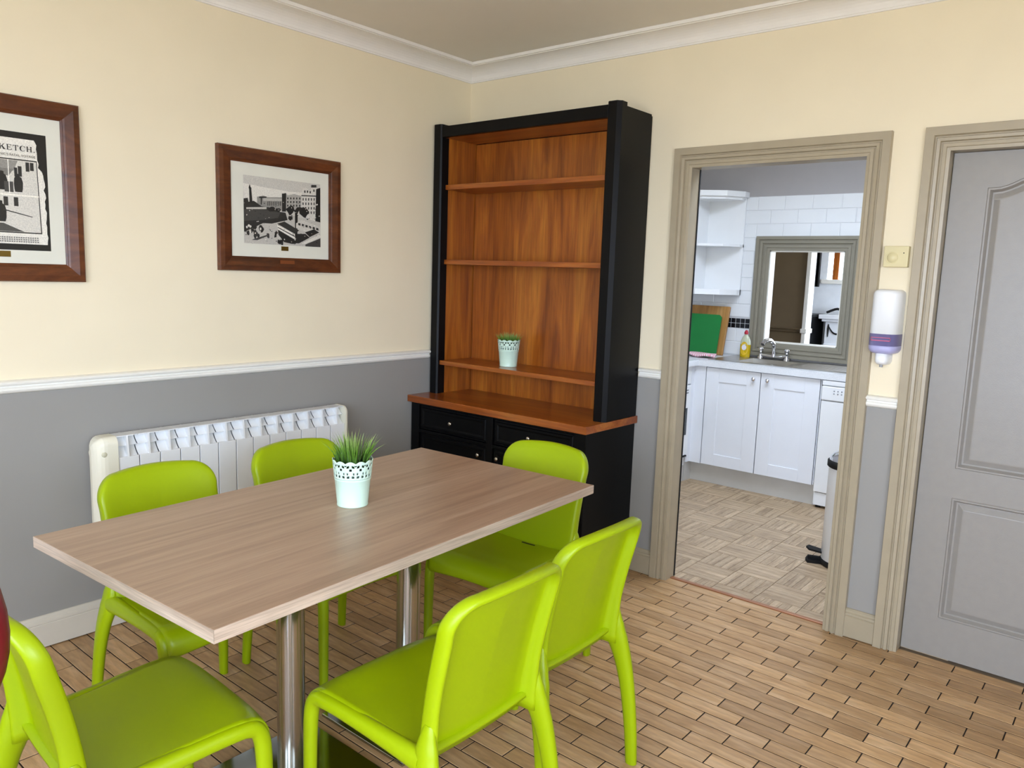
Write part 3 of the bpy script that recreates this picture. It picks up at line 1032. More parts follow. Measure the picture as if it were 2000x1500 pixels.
# tap
tp = empty('mixer_tap', (0.965, 2.34, 0.9145)); tag(tp, 'chrome bridge mixer tap with two cross handles', 'tap')
mb = MB(); mb.sweep([(-0.10, 0, 0.03), (-0.05, 0, 0.022), (0, 0, 0.02), (0.05, 0, 0.022), (0.10, 0, 0.03)], [.011] * 5, [.011] * 5, (0, 0, 1), 12, 4); mb.lathe([(0.022, 0), (0.022, 0.012), (0.014, 0.02), (0.014, 0.03)], 16, (-0.1, 0, 0)); mb.lathe([(0.022, 0), (0.022, 0.012), (0.014, 0.02), (0.014, 0.03)], 16, (0.1, 0, 0)); mb.build('bridge', [CHROME], tp)
mb = MB(); mb.sweep([(0, 0, 0.02), (0, 0, 0.07), (-0.004, -0.008, 0.115), (-0.02, -0.05, 0.145), (-0.035, -0.10, 0.135), (-0.04, -0.125, 0.115)], [.016, .015, .016, .018, .018, .015], [.016, .015, .016, .018, .018, .015], (1, 0, 0), 14, 5); mb.build('spout', [CHROME], tp)
for s in (-1, 1):
    mb = MB(); mb.lathe([(0.013, 0.03), (0.011, 0.05), (0.017, 0.056), (0.020, 0.075), (0.014, 0.085), (0.0, 0.088)], 14, (s * 0.1, 0, 0)); mb.build('tap_handle', [CHROME], tp)
# washing-up liquid
bt = empty('detergent_bottle', (0.745, 2.33, 0.9145)); tag(bt, 'yellow washing-up liquid bottle with red cap beside the tap', 'bottle')
YL = paint('yellow_liquid', 'C9A90E', 0.15, 0.03); 


def oval(prof, c=(0, 0, 0), ky=0.6, seg=20):
    mb = MB(); mb.lathe(prof, seg)
    mb.v = [(x + c[0], y * ky + c[1], z + c[2]) for x, y, z in mb.v]
    return mb


oval([(0.036, 0.0), (0.040, 0.006), (0.041, 0.05), (0.041, 0.095)]).build('liquid', [YL], bt)
oval([(0.041, 0.095), (0.037, 0.125), (0.026, 0.152), (0.013, 0.168), (0.012, 0.176)]).build('clear_shoulder', [paint('pale_clear_plastic', 'C9CDB0', 0.1)], bt)
mb = MB(); mb.lathe([(0.014, 0.174), (0.015, 0.19), (0.011, 0.196), (0.007, 0.204), (0.0, 0.206)], 14); mb.build('cap', [paint('red_cap', 'B3142B', 0.35)], bt)


def disc_on_bottle(zc, rx, rz, push, mat, name):
    mb = MB()
    pts = []
    for i in range(20):
        t = 2 * PI * i / 20
        x, z = rx * math.cos(t), zc + rz * math.sin(t)
        y = -0.6 * math.sqrt(max(0, 0.041 ** 2 - x * x)) - push
        pts.append((x, y, z))
    mb.add(pts, [list(range(20))])
    mb.build(name, [mat], bt, solid=0.001)


disc_on_bottle(0.066, 0.031, 0.052, 0.0012, paint('label_yellow', 'E0B81C', 0.4), 'front_label')
disc_on_bottle(0.074, 0.019, 0.021, 0.0026, paint('label_white', 'E9E4E6', 0.4), 'label_badge')
# chopping boards and cloth
mb = MB(); mb.box(-0.175, 0.175, -0.011, 0.011, 0.0, 0.385, bev=0.006)
o = mb.build('wooden_chopping_board', [BOARDW], None, (0.405, 2.3, 0.9105)); o.rotation_euler = (-0.22, 0, -0.02)
tag(o, 'large wooden chopping board leaning on the tiled wall', 'chopping board')
mb = MB(); mb.prism([(-0.15, 0), (0.15, 0), (0.15, 0.30), (0.13, 0.318), (-0.13, 0.318), (-0.15, 0.30)], -0.005, 0.005, lambda a, b, h: (a, h, b))
o = mb.build('green_chopping_board', [GREEN], None, (0.40, 2.243, 0.9105)); o.rotation_euler = (-0.2, 0, -0.02)
tag(o, 'green plastic chopping board in front of the wooden one', 'chopping board')
mb = MB()
mb.grid(lambda u, v: (0.40 + 0.22 * u + 0.02 * math.sin(v * 5), 1.98 + 0.17 * v + 0.012 * math.sin(u * 6), 0.928 + 0.006 * math.sin(u * 9 + v * 4) * (1 - v) + 0.003 * math.sin(v * 13)), 18, 14)
tag(mb.build('tea_towel', [GINGHAM], solid=0.014), 'pink and white checked cloth folded on the worktop', 'cloth')

# open end shelf unit on the wall
es = empty('corner_shelf_unit', (0.34, KY1 - 0.012, 1.38)); tag(es, 'white open-ended wall shelf unit with angled shelf fronts', 'shelf unit')
SH = 0.77
mb = MB(); mb.box(0.0, 0.298, -0.016, 0.0, 0.0, SH); mb.build('back_panel', [WHITE], es)
mb = MB(); mb.box(-0.30, 0.0, -0.016, 0.0, 0, SH); mb.box(-0.016, 0.0, -0.29, -0.016, 0.0, SH); mb.build('side_panel', [WHITE], es)


def shelf_poly(k):
    return [(0, 0), (0, -0.29 * k), (0.06 * k, -0.29 * k), (0.22 * k, -0.20 * k), (0.298 * k, -0.075 * k), (0.298 * k, 0)]


for z0, z1, k in ((0.0, 0.04, 1.0), (0.365, 0.383, 1.0), (0.715, 0.735, 0.98), (0.735, 0.775, 1.06)):
    mb = MB(); mb.prism([(x, y) for x, y in shelf_poly(k)][::-1], z0, z1); mb.build('shelf', [WHITE], es)
# wall cupboard the open shelves end
wc = empty('wall_cupboard', (0.17, KY1 - 0.17, 1.38)); tag(wc, 'white wall cupboard left of the open corner shelves', 'cupboard')
mb = MB(); mb.box(-0.165, 0.13, -0.13, 0.13, 0.0, SH); mb.build('body', [WHITE], wc)
mb = MB(); mb.box(-0.16, 0.125, -0.152, -0.132, 0.004, SH - 0.004, bev=0.002); mb.build('cupboard_door', [WHITE], wc)

# pedal bin
pbn = empty('pedal_bin', (2.02, 0.86, 0)); tag(pbn, 'white pedal bin with chrome lid behind the doorway jamb', 'bin')
mb = MB(); mb.lathe([(0.122, 0.03), (0.125, 0.035), (0.125, 0.545)], 32); mb.build('body', [WHITE], pbn)
mb = MB(); mb.lathe([(0.118, 0.0), (0.128, 0.004), (0.128, 0.03), (0.12, 0.034)], 32); mb.build('base_ring', [DARK], pbn)
mb = MB(); mb.lathe([(0.128, 0.535), (0.134, 0.54), (0.134, 0.568), (0.126, 0.574)], 32); mb.build('lid_ring', [DARK], pbn)
mb = MB(); mb.lathe([(0.126, 0.57), (0.12, 0.592), (0.10, 0.612), (0.06, 0.626), (0.0, 0.631)], 32); mb.build('lid', [CHROME], pbn)
mb = MB(); mb.prism([(-0.10, -0.03), (-0.10, 0.03), (-0.19, 0.04), (-0.20, 0.0), (-0.19, -0.04)][::-1], 0.0, 0.016); mb.box(-0.19, -0.10, -0.012, 0.012, 0.016, 0.03); 
pdl = mb.build('foot_rest', [DARK], pbn); pdl.rotation_euler = (0, 0, 0.35)
mb = MB(); mb.prism([(-0.11, -0.026), (-0.11, 0.026), (-0.19, 0.034), (-0.205, 0.0), (-0.19, -0.034)][::-1], 0.0, 0.010)
pdl = mb.build('pedal', [DARK], pbn, (0, 0, 0.035)); pdl.rotation_euler = (0, 0.18, 0.35)

# ================================================================== DINING ROOM FURNITURE
# ---- dresser
ds = empty('dresser', (0.004, -0.004, 0)); tag(ds, 'tall black and cherry wood dresser standing in the corner', 'dresser')
XW = 1.2
mb = MB(); mb.box(0.0, XW + 0.004, -0.455, 0.0, 0.766, 0.803, bev=0.003); mb.build('worktop', [CHERRYH], ds)
# base cabinet carcass and front frame
mb = MB(); mb.box(0.012, XW - 0.012, -0.40, 0.0, 0.0, 0.766, 0)
for a, b in ((0.006, 0.066), (0.570, 0.612), (1.122, XW - 0.012)):
    mb.box(a, b, -0.428, -0.395, 0.0, 0.766, bev=0.003)
for c, d in ((0.752, 0.766), (0.598, 0.616), (0.0, 0.10)):
    mb.box(0.066, 1.122, -0.426, -0.395, c, d, bev=0.002)
mb.build('base_cabinet', [BLACK], ds)


def front(name, xa, xb, za, zb, knob):
    mb = MB()
    mb.box(xa + 0.003, xb - 0.003, -0.418, -0.39, za + 0.003, zb - 0.003, bev=0.002)
    P = [(0.0, 0.0), (0.004, 0.004), (0.014, 0.004), (0.024, -0.001)]
    i = 0.012
    mb.ring([(xb - i, za + i), (xb - i, zb - i), (xa + i, zb - i), (xa + i, za + i)], P, lambda a, b, h: (a, -0.4182 - h, b), True)
    d = mb.build(name, [BLACK], ds)
    k = MB(); k.lathe([(0.006, 0.0), (0.005, -0.010), (0.011, -0.015), (0.012, -0.020), (0.008, -0.025), (0.0, -0.026)], 14, (knob[0], -0.418, knob[1]), axis='y')
    k.build('knob', [metal('dull_knob', 'BFB9AE', 0.25)], d)


front('drawer', 0.066, 0.570, 0.616, 0.752, (0.315, 0.682))
front('drawer', 0.612, 1.122, 0.616, 0.752, (0.852, 0.690))
front('cupboard_door', 0.066, 0.570, 0.10, 0.598, (0.520, 0.548))
front('cupboard_door', 0.612, 1.122, 0.10, 0.598, (0.650, 0.550))
# hutch
H0, H1, HB = 0.803, 2.262, -0.298
mb = MB(); mb.box(0.008, XW - 0.008, -0.016, 0.0, H0, H1 - 0.01); mb.box(0.072, 1.128, -0.019, -0.0155, H0, H1 - 0.06, 1)
mb.build('back_panel', [BLACK, CHERRY], ds)
for s in (0, 1):
    xa, xb = (0.003, 0.035) if s == 0 else (XW - 0.035, XW - 0.003)
    mb = MB(); mb.box(xa, xb, HB + 0.02, -0.016, H0, H1 - 0.004); mb.build('side_panel', [BLACK], ds)
    xa, xb = (0.035, 0.068) if s == 0 else (XW - 0.068, XW - 0.035)
    mb = MB(); mb.box(xa, xb, HB + 0.028, -0.016, H0, H1 - 0.05); mb.build('inner_cheek', [CHERRY], ds)
    # chamfered corner post
    if s == 0:
        poly = [(0.0, HB + 0.03), (0.0, HB + 0.016), (0.016, HB), (0.062, HB), (0.070, HB + 0.008), (0.070, HB + 0.03)]
    else:
        poly = [(XW - 0.070, HB + 0.03), (XW - 0.070, HB + 0.008), (XW - 0.062, HB), (XW - 0.018, HB), (XW, HB + 0.018), (XW, HB + 0.03)]
    mb = MB(); mb.prism(poly, H0, H1 + 0.012); mb.box(poly[0][0] + 0.001, poly[-1][0] - 0.001, HB + 0.029, HB + 0.06, H0, H1 + 0.012); mb.build('corner_post', [BLACK], ds)
mb = MB(); mb.box(0.068, XW - 0.068, HB + 0.006, HB + 0.034, 2.205, H1, bev=0.002); mb.build('top_rail', [BLACK], ds)
mb = MB(); mb.box(0.035, XW - 0.035, HB + 0.034, -0.016, 2.235, H1 - 0.006); mb.build('top_panel', [BLACK], ds)
mb = MB(); mb.box(0.068, XW - 0.068, HB + 0.034, -0.019, 2.205, 2.235); mb.build('top_lining', [CHERRYH], ds)
for za, zb, yf in ((1.931, 1.957, -0.258), (1.527, 1.553, -0.258), (0.966, 0.990, -0.278)):
    mb = MB(); mb.box(0.068, XW - 0.068, yf, -0.019, za, zb, bev=0.002); mb.build('shelf', [CHERRYH], ds)

# ---- radiator
rd = empty('radiator', (0.0, 0, 0)); tag(rd, 'white slotted electric radiator on the grey wall below the dado', 'radiator')
RB, RF = 0.028, 0.110
RZ0, RZ1 = 0.235, 0.808
ya, yb = -2.070, -0.972
NSEC = 13
sw = (yb - ya) / NSEC
sec = MB()
ZP = 0.724
h = sw / 2
sec.box(RF - 0.008, RF, -h + 0.0018, h - 0.0018, RZ0, ZP, bev=0.002)            # front plate
sec.box(RB, RF - 0.006, -0.004, 0.004, RZ0 + 0.02, ZP)                            # water way
sec.box(RB, RB + 0.006, -h + 0.0012, h - 0.0012, RZ0, RZ1 - 0.012)                # rear plate
sec.box(RB + 0.004, RF - 0.012, -h + 0.0012, h - 0.0012, RZ1 - 0.003, RZ1)        # top plate
sec.prism([(RB, ZP - 0.03), (RF - 0.002, ZP - 0.002), (RF - 0.014, RZ1), (RB, RZ1)], -0.003, 0.003, lambda a, b, c: (a, c, b))   # centre web
sec.prism([(RF - 0.018, ZP - 0.006), (RF - 0.001, ZP - 0.006), (RF - 0.012, RZ1 - 0.001), (RF - 0.018, RZ1 - 0.001)], -0.0035, 0.0035, lambda a, b, c: (a, c, b))   # flared front of the web
for (zt_, zb_, inn) in ((RZ1 - 0.002, RZ1 - 0.042, 0.000), (RZ1 - 0.044, ZP - 0.003, 0.006)):
    for s in (-1, 1):
        def lou(u, v, zt_=zt_, zb_=zb_, s=s, inn=inn):
            y = s * (0.003 + (h - 0.0052) * u)
            x = RF - 0.046 + inn + 0.031 * v ** 1.6 - 0.005 * u
            return (x, y, zt_ + (zb_ - zt_) * v)
        sec.grid(lou, 4, 7)
        lip = [lou(u_ / 3, 1.0) for u_ in range(4)]
        sec.add(lip + [(x - 0.02, y, z - 0.001) for x, y, z in lip], [(i, i + 1, 5 + i, 4 + i) for i in range(3)])
smesh2 = sec.mesh('section', [WHITE], fix=False)
for i in range(NSEC):
    o = bpy.data.objects.new('radiator_section', smesh2)
    COL.objects.link(o)
    o.parent = rd
    o.location = (0, ya + sw * (i + 0.5), 0)


def rounded_profile(x0, x1, z0, z1, r, n=8):
    p = [(x0, z0), (x1, z0)]
    for i in range(n + 1):
        a = PI / 2 * i / n
        p.append((x1 - r + r * math.cos(a), z1 - r + r * math.sin(a)))
    for i in range(n + 1):
        a = PI / 2 + PI / 2 * i / n
        p.append((x0 + 0.012 + 0.012 * math.cos(a), z1 - 0.012 + 0.012 * math.sin(a)))
    return p


def end_cap(yi, yo, rr):
    mb = MB()
    n = 6
    rings = []
    for k in range(n + 1):
        a = PI / 2 * k / n
        ins = rr * (1 - math.cos(a))
        y = yi + (yo - yi) * (1 - rr / abs(yo - yi)) + (rr * math.sin(a)) * (1 if yo > yi else -1)
        rings.append((ins, y))
    rings = [(0.0, yi)] + rings
    base = rounded_profile(RB - 0.004, RF + 0.006, RZ0 - 0.006, RZ1 + 0.002, 0.03)
    cx, cz = (RB + RF) / 2, (RZ0 + RZ1) / 2
    v = []
    for ins, y in rings:
        for x, z in base:
            v.append((x + (ins if x < cx else -ins) * min(1, abs(x - cx) / 0.04), y, z + (ins if z < cz else -ins)))
    m = len(base)
    f = [(k * m + i, k * m + (i + 1) % m, (k + 1) * m + (i + 1) % m, (k + 1) * m + i) for k in range(len(rings) - 1) for i in range(m)]
    mb.add(v, f, 0, False)
    mb.add(v[:m], [list(range(m))]); mb.add(v[-m:], [list(range(m))])
    return mb


e1 = end_cap(ya, ya - 0.088, 0.05).build('control_box', [CREAMPL], rd)
mb = MB(); mb.lathe([(0.010, 0.0), (0.010, 0.004), (0.008, 0.006), (0.0, 0.006)], 14, (RF + 0.002, ya - 0.052, RZ1 - 0.062), axis='x'); mb.build('indicator_button', [paint('button_cream', 'D9D4B8', 0.3)], e1)
end_cap(yb, yb + 0.020, 0.014).build('end_cap', [CREAMPL], rd)
for y in (ya + 0.15, yb - 0.15):
    mb = MB(); mb.box(0.004, RB + 0.004, y - 0.015, y + 0.015, RZ0 + 0.05, RZ1 - 0.06); mb.build('wall_bracket', [WHITE], rd)

# ---- table
tb = empty('dining_table', (1.366, -1.916, 0), 0.0566); tag(tb, 'long taupe laminate dining table on two steel pedestals', 'table')
TL, TWD, TZT = 1.452, 0.816, 0.775
mb = MB(); mb.box(-TWD / 2, TWD / 2, -TL / 2, TL / 2, TZT - 0.030, TZT, bev=0.0012)
tt = mb.build('table_top', [TABLEW], tb)
eb = MB()
e = 0.0008
a, b = TWD / 2 + e, TL / 2 + e
for x0, x1, y0, y1 in ((-a, a, -b, -b + 0.001), (-a, a, b - 0.001, b), (-a, -a + 0.001, -b, b), (a - 0.001, a, -b, b)):
    q = MB(); q.box(x0, x1, y0, y1, TZT - 0.0296, TZT - 0.0008); q.build('edge_band', [TABLEE2 if x1 - x0 > 0.1 else TABLEE], tt)
ca, sa = math.cos(-0.0566), math.sin(-0.0566)
for dx, dy in ((0.004, -0.227), (0.004, 0.226)):
    lx, ly = ca * dx - sa * dy, sa * dx + ca * dy
    mb = MB(); mb.lathe([(0.0395, 0.010), (0.0395, TZT - 0.036)], 40, (lx, ly, 0)); mb.build('pedestal_column', [STEEL], tb)
    mb = MB(); mb.lathe([(0.044, 0.008), (0.044, 0.016), (0.040, 0.018)], 32, (lx, ly, 0)); mb.build('column_collar', [STEEL], tb)
    mb = MB(); mb.box(-0.2, 0.2, -0.2, 0.2, 0.0, 0.010, bev=0.002)
    o = mb.build('base_plate', [PLATE], tb, (lx, ly, 0)); o.rotation_euler = (0, 0, -0.0566)
    mb = MB(); mb.box(-0.15, 0.15, -0.02, 0.02, TZT - 0.038, TZT - 0.030); mb.box(-0.02, 0.02, -0.15, 0.15, TZT - 0.038, TZT - 0.030); mb.build('top_bracket', [BLACK], tb, (lx, ly, 0))

# ---- chairs (one-piece moulded, facing local +y)


def back_y(x, z):
    t = (z - 0.42) / 0.41
    lean = -0.148 - 0.055 * t - 0.055 * t * t
    return lean + 0.030 * (x / 0.2) ** 2 * (0.35 + 0.65 * max(0, min(1, t)))


def make_chair(mat, name='moulded_chair'):
    root = empty(name, (0, 0, 0))
    # seat shell with a rolled front edge
    prof = [(-0.172, 0.442), (-0.12, 0.446), (-0.06, 0.450), (0.0, 0.454), (0.06, 0.458), (0.12, 0.461), (0.165, 0.462), (0.195, 0.461), (0.220, 0.457), (0.240, 0.447), (0.252, 0.431), (0.256, 0.414), (0.256, 0.398), (0.252, 0.386)]

    def seat(u, v):
        k = v * (len(prof) - 1)
        i = min(int(k), len(prof) - 2)
        t = k - i
        y = prof[i][0] * (1 - t) + prof[i + 1][0] * t
        z = prof[i][1] * (1 - t) + prof[i + 1][1] * t
        hw_ = 0.196 + 0.020 * min(1, max(0, (y + 0.165) / 0.35))
        x = (2 * u - 1) * hw_
        s = abs(x / hw_)
        dish = -0.011 * (1 - s ** 2.5) * max(0, 1 - max(0, (y - 0.10) / 0.10))
        z += dish
        if y > 0.2:
            y -= 0.012 * s ** 4
            z += 0.014 * (1 - s * s) * (0 if z > 0.44 else (0.44 - z) / 0.05)
        return (x, y, z - 0.005)
    mb = MB(); mb.grid(seat, 25, 29)
    so_ = mb.build('seat', [mat], root, solid=0.010)
    for s in (-1, 1):
        rl = MB()
        rl.sweep([(s * 0.2162, 0.198, 0.4405), (s * 0.2155, 0.16, 0.4425), (s * 0.212, 0.10, 0.4405), (s * 0.206, 0.0, 0.434), (s * 0.201, -0.10, 0.427), (s * 0.197, -0.165, 0.421)],
                 [0.0185, 0.0195, 0.0195, 0.020, 0.022, 0.024], [0.018, 0.0185, 0.019, 0.021, 0.024, 0.029], (0, 0, 1), 16, 4, 2.2)
        rl.build('side_rail', [mat], so_)
    sl = MB(); sl.box(-0.032, 0.032, -0.130, -0.124, 0.4340, 0.4365); sl.build('drain_slot', [DARK], so_)
    # backrest: tray with a flange rolled backwards along the posts and the top
    zt, zb, rc = 0.816, 0.400, 0.076
    W0 = 0.2

    def wid(z):
        return W0 - 0.006 + 0.010 * (z - 0.43) / 0.4

    out = []                       # outline points with their spine point and outward direction
    NSD = 14
    for i in range(NSD):
        z = zb + (zt - rc - zb) * i / NSD
        out.append(((wid(z), z), (0.0, z), (1.0, 0.0)))
    NA = 12
    for i in range(NA + 1):
        a = PI / 2 * i / NA
        x0_ = wid(zt) - rc
        out.append(((x0_ + rc * math.cos(a), zt - rc + rc * math.sin(a)), (0.0, zt - rc), (math.cos(a), math.sin(a))))
    NT = 5
    for i in range(1, NT + 1):
        x = (wid(zt) - rc) * (1 - i / NT)
        out.append(((x, zt + 0.008 * (1 - (x / 0.13) ** 2)), (0.0, zt - rc), (0.0, 1.0)))
    out = out + [((-p[0], p[1]), c, (-n_[0], n_[1])) for p, c, n_ in out[:-1][::-1]]
    loops = [('s', 0.0, 0.0), ('s', 0.35, 0.0), ('s', 0.65, 0.0), ('i', 0.030, 0.0), ('i', 0.012, 0.0005), ('i', 0.004, 0.004), ('i', 0.0005, 0.011), ('i', 0.0, 0.024), ('i', 0.001, 0.036), ('i', 0.006, 0.043), ('i', 0.013, 0.044), ('i', 0.019, 0.039), ('i', 0.023, 0.028), ('i', 0.027, 0.016), ('i', 0.036, 0.0105), ('s', 0.65, 0.0095), ('s', 0.35, 0.0095), ('s', 0.0, 0.0095)]
    v, f = [], []
    m = len(out)
    for kind, q, d in loops:
        for (px_, pz_), (cx_, cz_), (nx_, nz_) in out:
            if kind == 's':
                ex, ez = px_ - nx_ * 0.030, pz_ - nz_ * 0.030
                x, z = cx_ + (ex - cx_) * q / 0.85, cz_ + (ez - cz_) * q / 0.85
                if q == 0.0:
                    x, z = cx_, cz_
            else:
                x, z = px_ - nx_ * q, pz_ - nz_ * q
            dd = d
            if d > 0.02:
                dd = d * (1.0 + 0.25 * max(0, 1 - (pz_ - zb) / 0.15) - 0.12 * max(0, (pz_ - 0.7) / 0.13))
            y = back_y(x, z) - dd
            if z < 0.45 and d < 0.012:
                z -= 0.0
            v.append((x, y, z - dd * 0.10))
    nl = len(loops)
    for a in range(nl - 1):
        for b in range(m - 1):
            f.append((a * m + b, a * m + b + 1, (a + 1) * m + b + 1, (a + 1) * m + b))
    # close the two bottom ends
    for a in range(nl // 2):
        c = nl - 1 - a
        if c - a > 1:
            f.append((a * m, (a + 1) * m, (c - 1) * m, c * m))
            f.append((a * m + m - 1, c * m + m - 1, (c - 1) * m + m - 1, (a + 1) * m + m - 1))
    mb = MB(); mb.add(v, f, 0, True)
    bk = mb.build('backrest', [mat], root)
    # legs
    for s in (-1, 1):
        mb = MB()
        mb.sweep([(s * 0.219, 0.236, 0.0), (s * 0.2185, 0.2355, 0.15), (s * 0.218, 0.234, 0.30), (s * 0.2175, 0.232, 0.365), (s * 0.217, 0.226, 0.408), (s * 0.2165, 0.211, 0.433), (s * 0.216, 0.186, 0.441)],
                 [0.0165, 0.018, 0.0195, 0.0205, 0.0205, 0.0198, 0.0185], [0.014, 0.0155, 0.0170, 0.0180, 0.0185, 0.0185, 0.0185], (1, 0, 0), 16, 5, 2.2)
        mb.build('leg', [mat], root)
        mb = MB()
        mb.sweep([(s * 0.233, -0.240, 0.0), (s * 0.229, -0.232, 0.12), (s * 0.222, -0.217, 0.25), (s * 0.213, -0.199, 0.345), (s * 0.203, -0.183, 0.405), (s * 0.196, -0.176, 0.455), (s * 0.190, -0.177, 0.51)],
                 [0.0185, 0.021, 0.024, 0.029, 0.035, 0.030, 0.012], [0.014, 0.0155, 0.0175, 0.0195, 0.021, 0.0185, 0.008], (1, 0, 0), 16, 5, 2.2)
        mb.build('leg', [mat], root)
    for ch in root.children_recursive:
        for p in ch.data.vertices:
            p.co.x *= 0.958
            if p.co.y > 0:
                p.co.y *= 0.94
    return root


def put(ch, x, y, facing, label):
    ch.location = (x, y, 0)
    ch.rotation_euler = (0, 0, facing)
    tag(ch, label, 'chair', 'lime chairs around the table')


chair = make_chair(LIME)
GRP = 'lime chairs around the table'
spots = [
    (0.915, -2.185, -PI / 2, 'lime chair in front of the radiator, nearer its control box'),
    (0.907, -1.642, -PI / 2, 'lime chair in front of the radiator, nearer the dresser'),
    (1.366, -1.170, PI + 0.07, 'lime chair at the far table end in front of the dresser'),
    (1.878, -2.073, PI / 2, 'nearest lime chair seen from behind, right of the front pedestal'),
    (1.830, -1.618, PI / 2, 'lime chair seen from behind, overlapped by the nearer one'),
    (1.470, -2.640, -0.05, 'lime chair at the near table end with its shaded seat toward us'),
]
for i, (x, y, a, lb) in enumerate(spots):
    c = chair if i == 0 else copy_tree(chair)
    put(c, x, y, a, lb)

# ---- dark red stool cut off by the left picture edge
STX, STY, STZ = 1.843, -3.193, 1.032
st = empty('red_stool', (STX, STY, 0), 0.6996); tag(st, 'dark red padded stool back just entering at the left edge', 'stool')
mb = MB(); mb.lathe([(0.19, 0.0), (0.19, 0.012), (0.05, 0.03), (0.03, 0.045)], 32); mb.build('base', [CHROME], st)
mb = MB(); mb.lathe([(0.028, 0.03), (0.028, 0.69)], 20); mb.build('column', [CHROME], st)
mb = MB(); mb.lathe([(0.13, 0.69), (0.15, 0.70), (0.155, 0.73), (0.14, 0.755), (0.0, 0.765)], 32); mb.build('seat', [REDPAD], st)
mb = MB(); mb.sweep([(0.06, -0.09, 0.71), (0.10, -0.135, 0.78), (0.13, -0.135, 0.88), (0.13, -0.125, STZ)], [.02] * 4, [.008] * 4, (0, 1, 0), 10, 4); mb.build('back_support', [CHROME], st)
mb = MB(); mb.lathe([(0.0, -0.036), (0.12, -0.034), (0.16, -0.026), (0.177, -0.010), (0.18, 0.0), (0.177, 0.010), (0.16, 0.026), (0.12, 0.034), (0.0, 0.036)], 40, (0.13, -0.09, STZ), axis='y'); mb.build('padded_back', [REDPAD], st)

# ---- potted artificial grass


def potted(name, h, rb_, rt, blade, n, seed, label, loc, lace_seg=96):
    rnd = random.Random(seed)
    root = empty(name, loc)
    tag(root, label, 'plant', 'mint pots of artificial grass')
    zb = h * 0.60
    rz = lambda z: rb_ + (rt - rb_) * z / h
    mb = MB()
    mb.lathe([(rb_ - 0.001, 0.0), (rb_ + 0.0012, 0.001), (rb_ + 0.0012, 0.004), (rz(0.006), 0.006), (rz(zb * .92), zb * 0.92), (rz(zb * .93) + 0.0010, zb * 0.935), (rz(zb) + 0.0010, zb * 0.99), (rz(zb), zb), (rz(zb) - 0.002, zb), (rz(0.01) - 0.002, 0.01)], 48)
    pot = mb.build('pot', [MINT], root)
    # pierced lace collar with a scalloped top
    NU, NV = lace_seg, 17
    ns = 12

    def fn(u, v):
        a = 2 * PI * u
        sc = abs(math.sin(a * ns / 2))
        top_ = h * (0.955 + 0.045 * sc)
        z = zb + (top_ - zb) * v
        return (rz(z) * math.cos(a), rz(z) * math.sin(a), z)
    per = NU // ns

    def keep(i, j):
        k = i % per
        if j in (0, 1, 15):
            return True
        if j in (2, 3):
            return k in (0, 3, 4, 7)
        if j in (5, 6):
            return k not in (1, 6) or j == 7
        if j in (8, 9):
            return k not in (3, 4)
        if j in (11, 12):
            return k not in (1, 2, 5, 6)
        if j in (13, 14):
            return k not in (0, 7) or j == 14
        return True
    mb = MB(); mb.grid(fn, NU, NV, closed_u=True, keep=keep)
    mb.build('lace_collar', [MINT], pot, solid=0.0014)
    mb = MB(); mb.lathe([(rz(h * .8) - 0.004, h * 0.78), (rz(h * .8) - 0.006, h * 0.82), (0.0, h * 0.84)], 24); mb.build('soil', [SOIL], root)
    gb = MB()
    for i in range(n):
        a = rnd.uniform(0, 2 * PI)
        r0 = (rt - 0.010) * math.sqrt(rnd.random())
        x, y = r0 * math.cos(a), r0 * math.sin(a)
        ln = blade * rnd.uniform(0.55, 1.0)
        out = (r0 / rt) ** 1.5 * rnd.uniform(0.15, 0.95) + rnd.uniform(-0.1, 0.12)
        dx, dy = math.cos(a), math.sin(a)
        wd = rnd.uniform(0.0013, 0.0024) * (blade / 0.08)
        px_, py_ = -dy, dx
        th = rnd.uniform(0, PI)
        qx, qy = px_ * math.cos(th) + dx * math.sin(th), py_ * math.cos(th) + dy * math.sin(th)
        v = []
        K = 4
        for k in range(K + 1):
            t = k / K
            o = out * ln * t * t
            zz = h * 0.82 + ln * (t - 0.18 * abs(out) * t * t)
            ww = wd * (1 - t) ** 0.7
            cx_, cy_ = x + dx * o, y + dy * o
            v += [(cx_ - qx * ww, cy_ - qy * ww, zz), (cx_ + qx * ww, cy_ + qy * ww, zz)]
        gb.add(v, [(2 * k, 2 * k + 1, 2 * k + 3, 2 * k + 2) for k in range(K)])
    g_ = gb.build('grass_blades', [GRASS], root, fix=False)
    g_['kind'] = 'stuff'
    return root


potted('potted_grass', 0.146, 0.046, 0.0605, 0.112, 230, 3, 'mint green lace-edged pot of grass on the dining table', (1.341, -1.900, 0.775))
potted('potted_grass', 0.146, 0.046, 0.0605, 0.070, 260, 5, 'mint green lace-edged pot of grass on the dresser shelf', (0.478, -0.160, 0.9902))

# ---- thermostat
th = empty('thermostat', (2.340, 0.0, 1.605)); tag(th, 'small square cream thermostat on the wall between the doorways', 'thermostat')
mb = MB(); mb.box(-0.045, 0.045, -0.030, 0.0, -0.041, 0.041, bev=0.003); mb.build('housing', [paint('aged_cream_plastic', 'DCCF9F', 0.45)], th)
mb = MB(); mb.lathe([(0.023, 0.0), (0.023, -0.002), (0.021, -0.0025), (0.021, -0.0005), (0.019, -0.0005), (0.018, -0.003), (0.0, -0.0035)], 28, (-0.014, -0.030, -0.004), axis='y'); mb.build('dial', [MATS['aged_cream_plastic']], th)
mb = MB(); mb.lathe([(0.0022, 0.0), (0.0022, -0.001), (0.0, -0.001)], 10, (0.028, -0.0300, 0.014), axis='y'); mb.build('indicator_hole', [DARK], th)

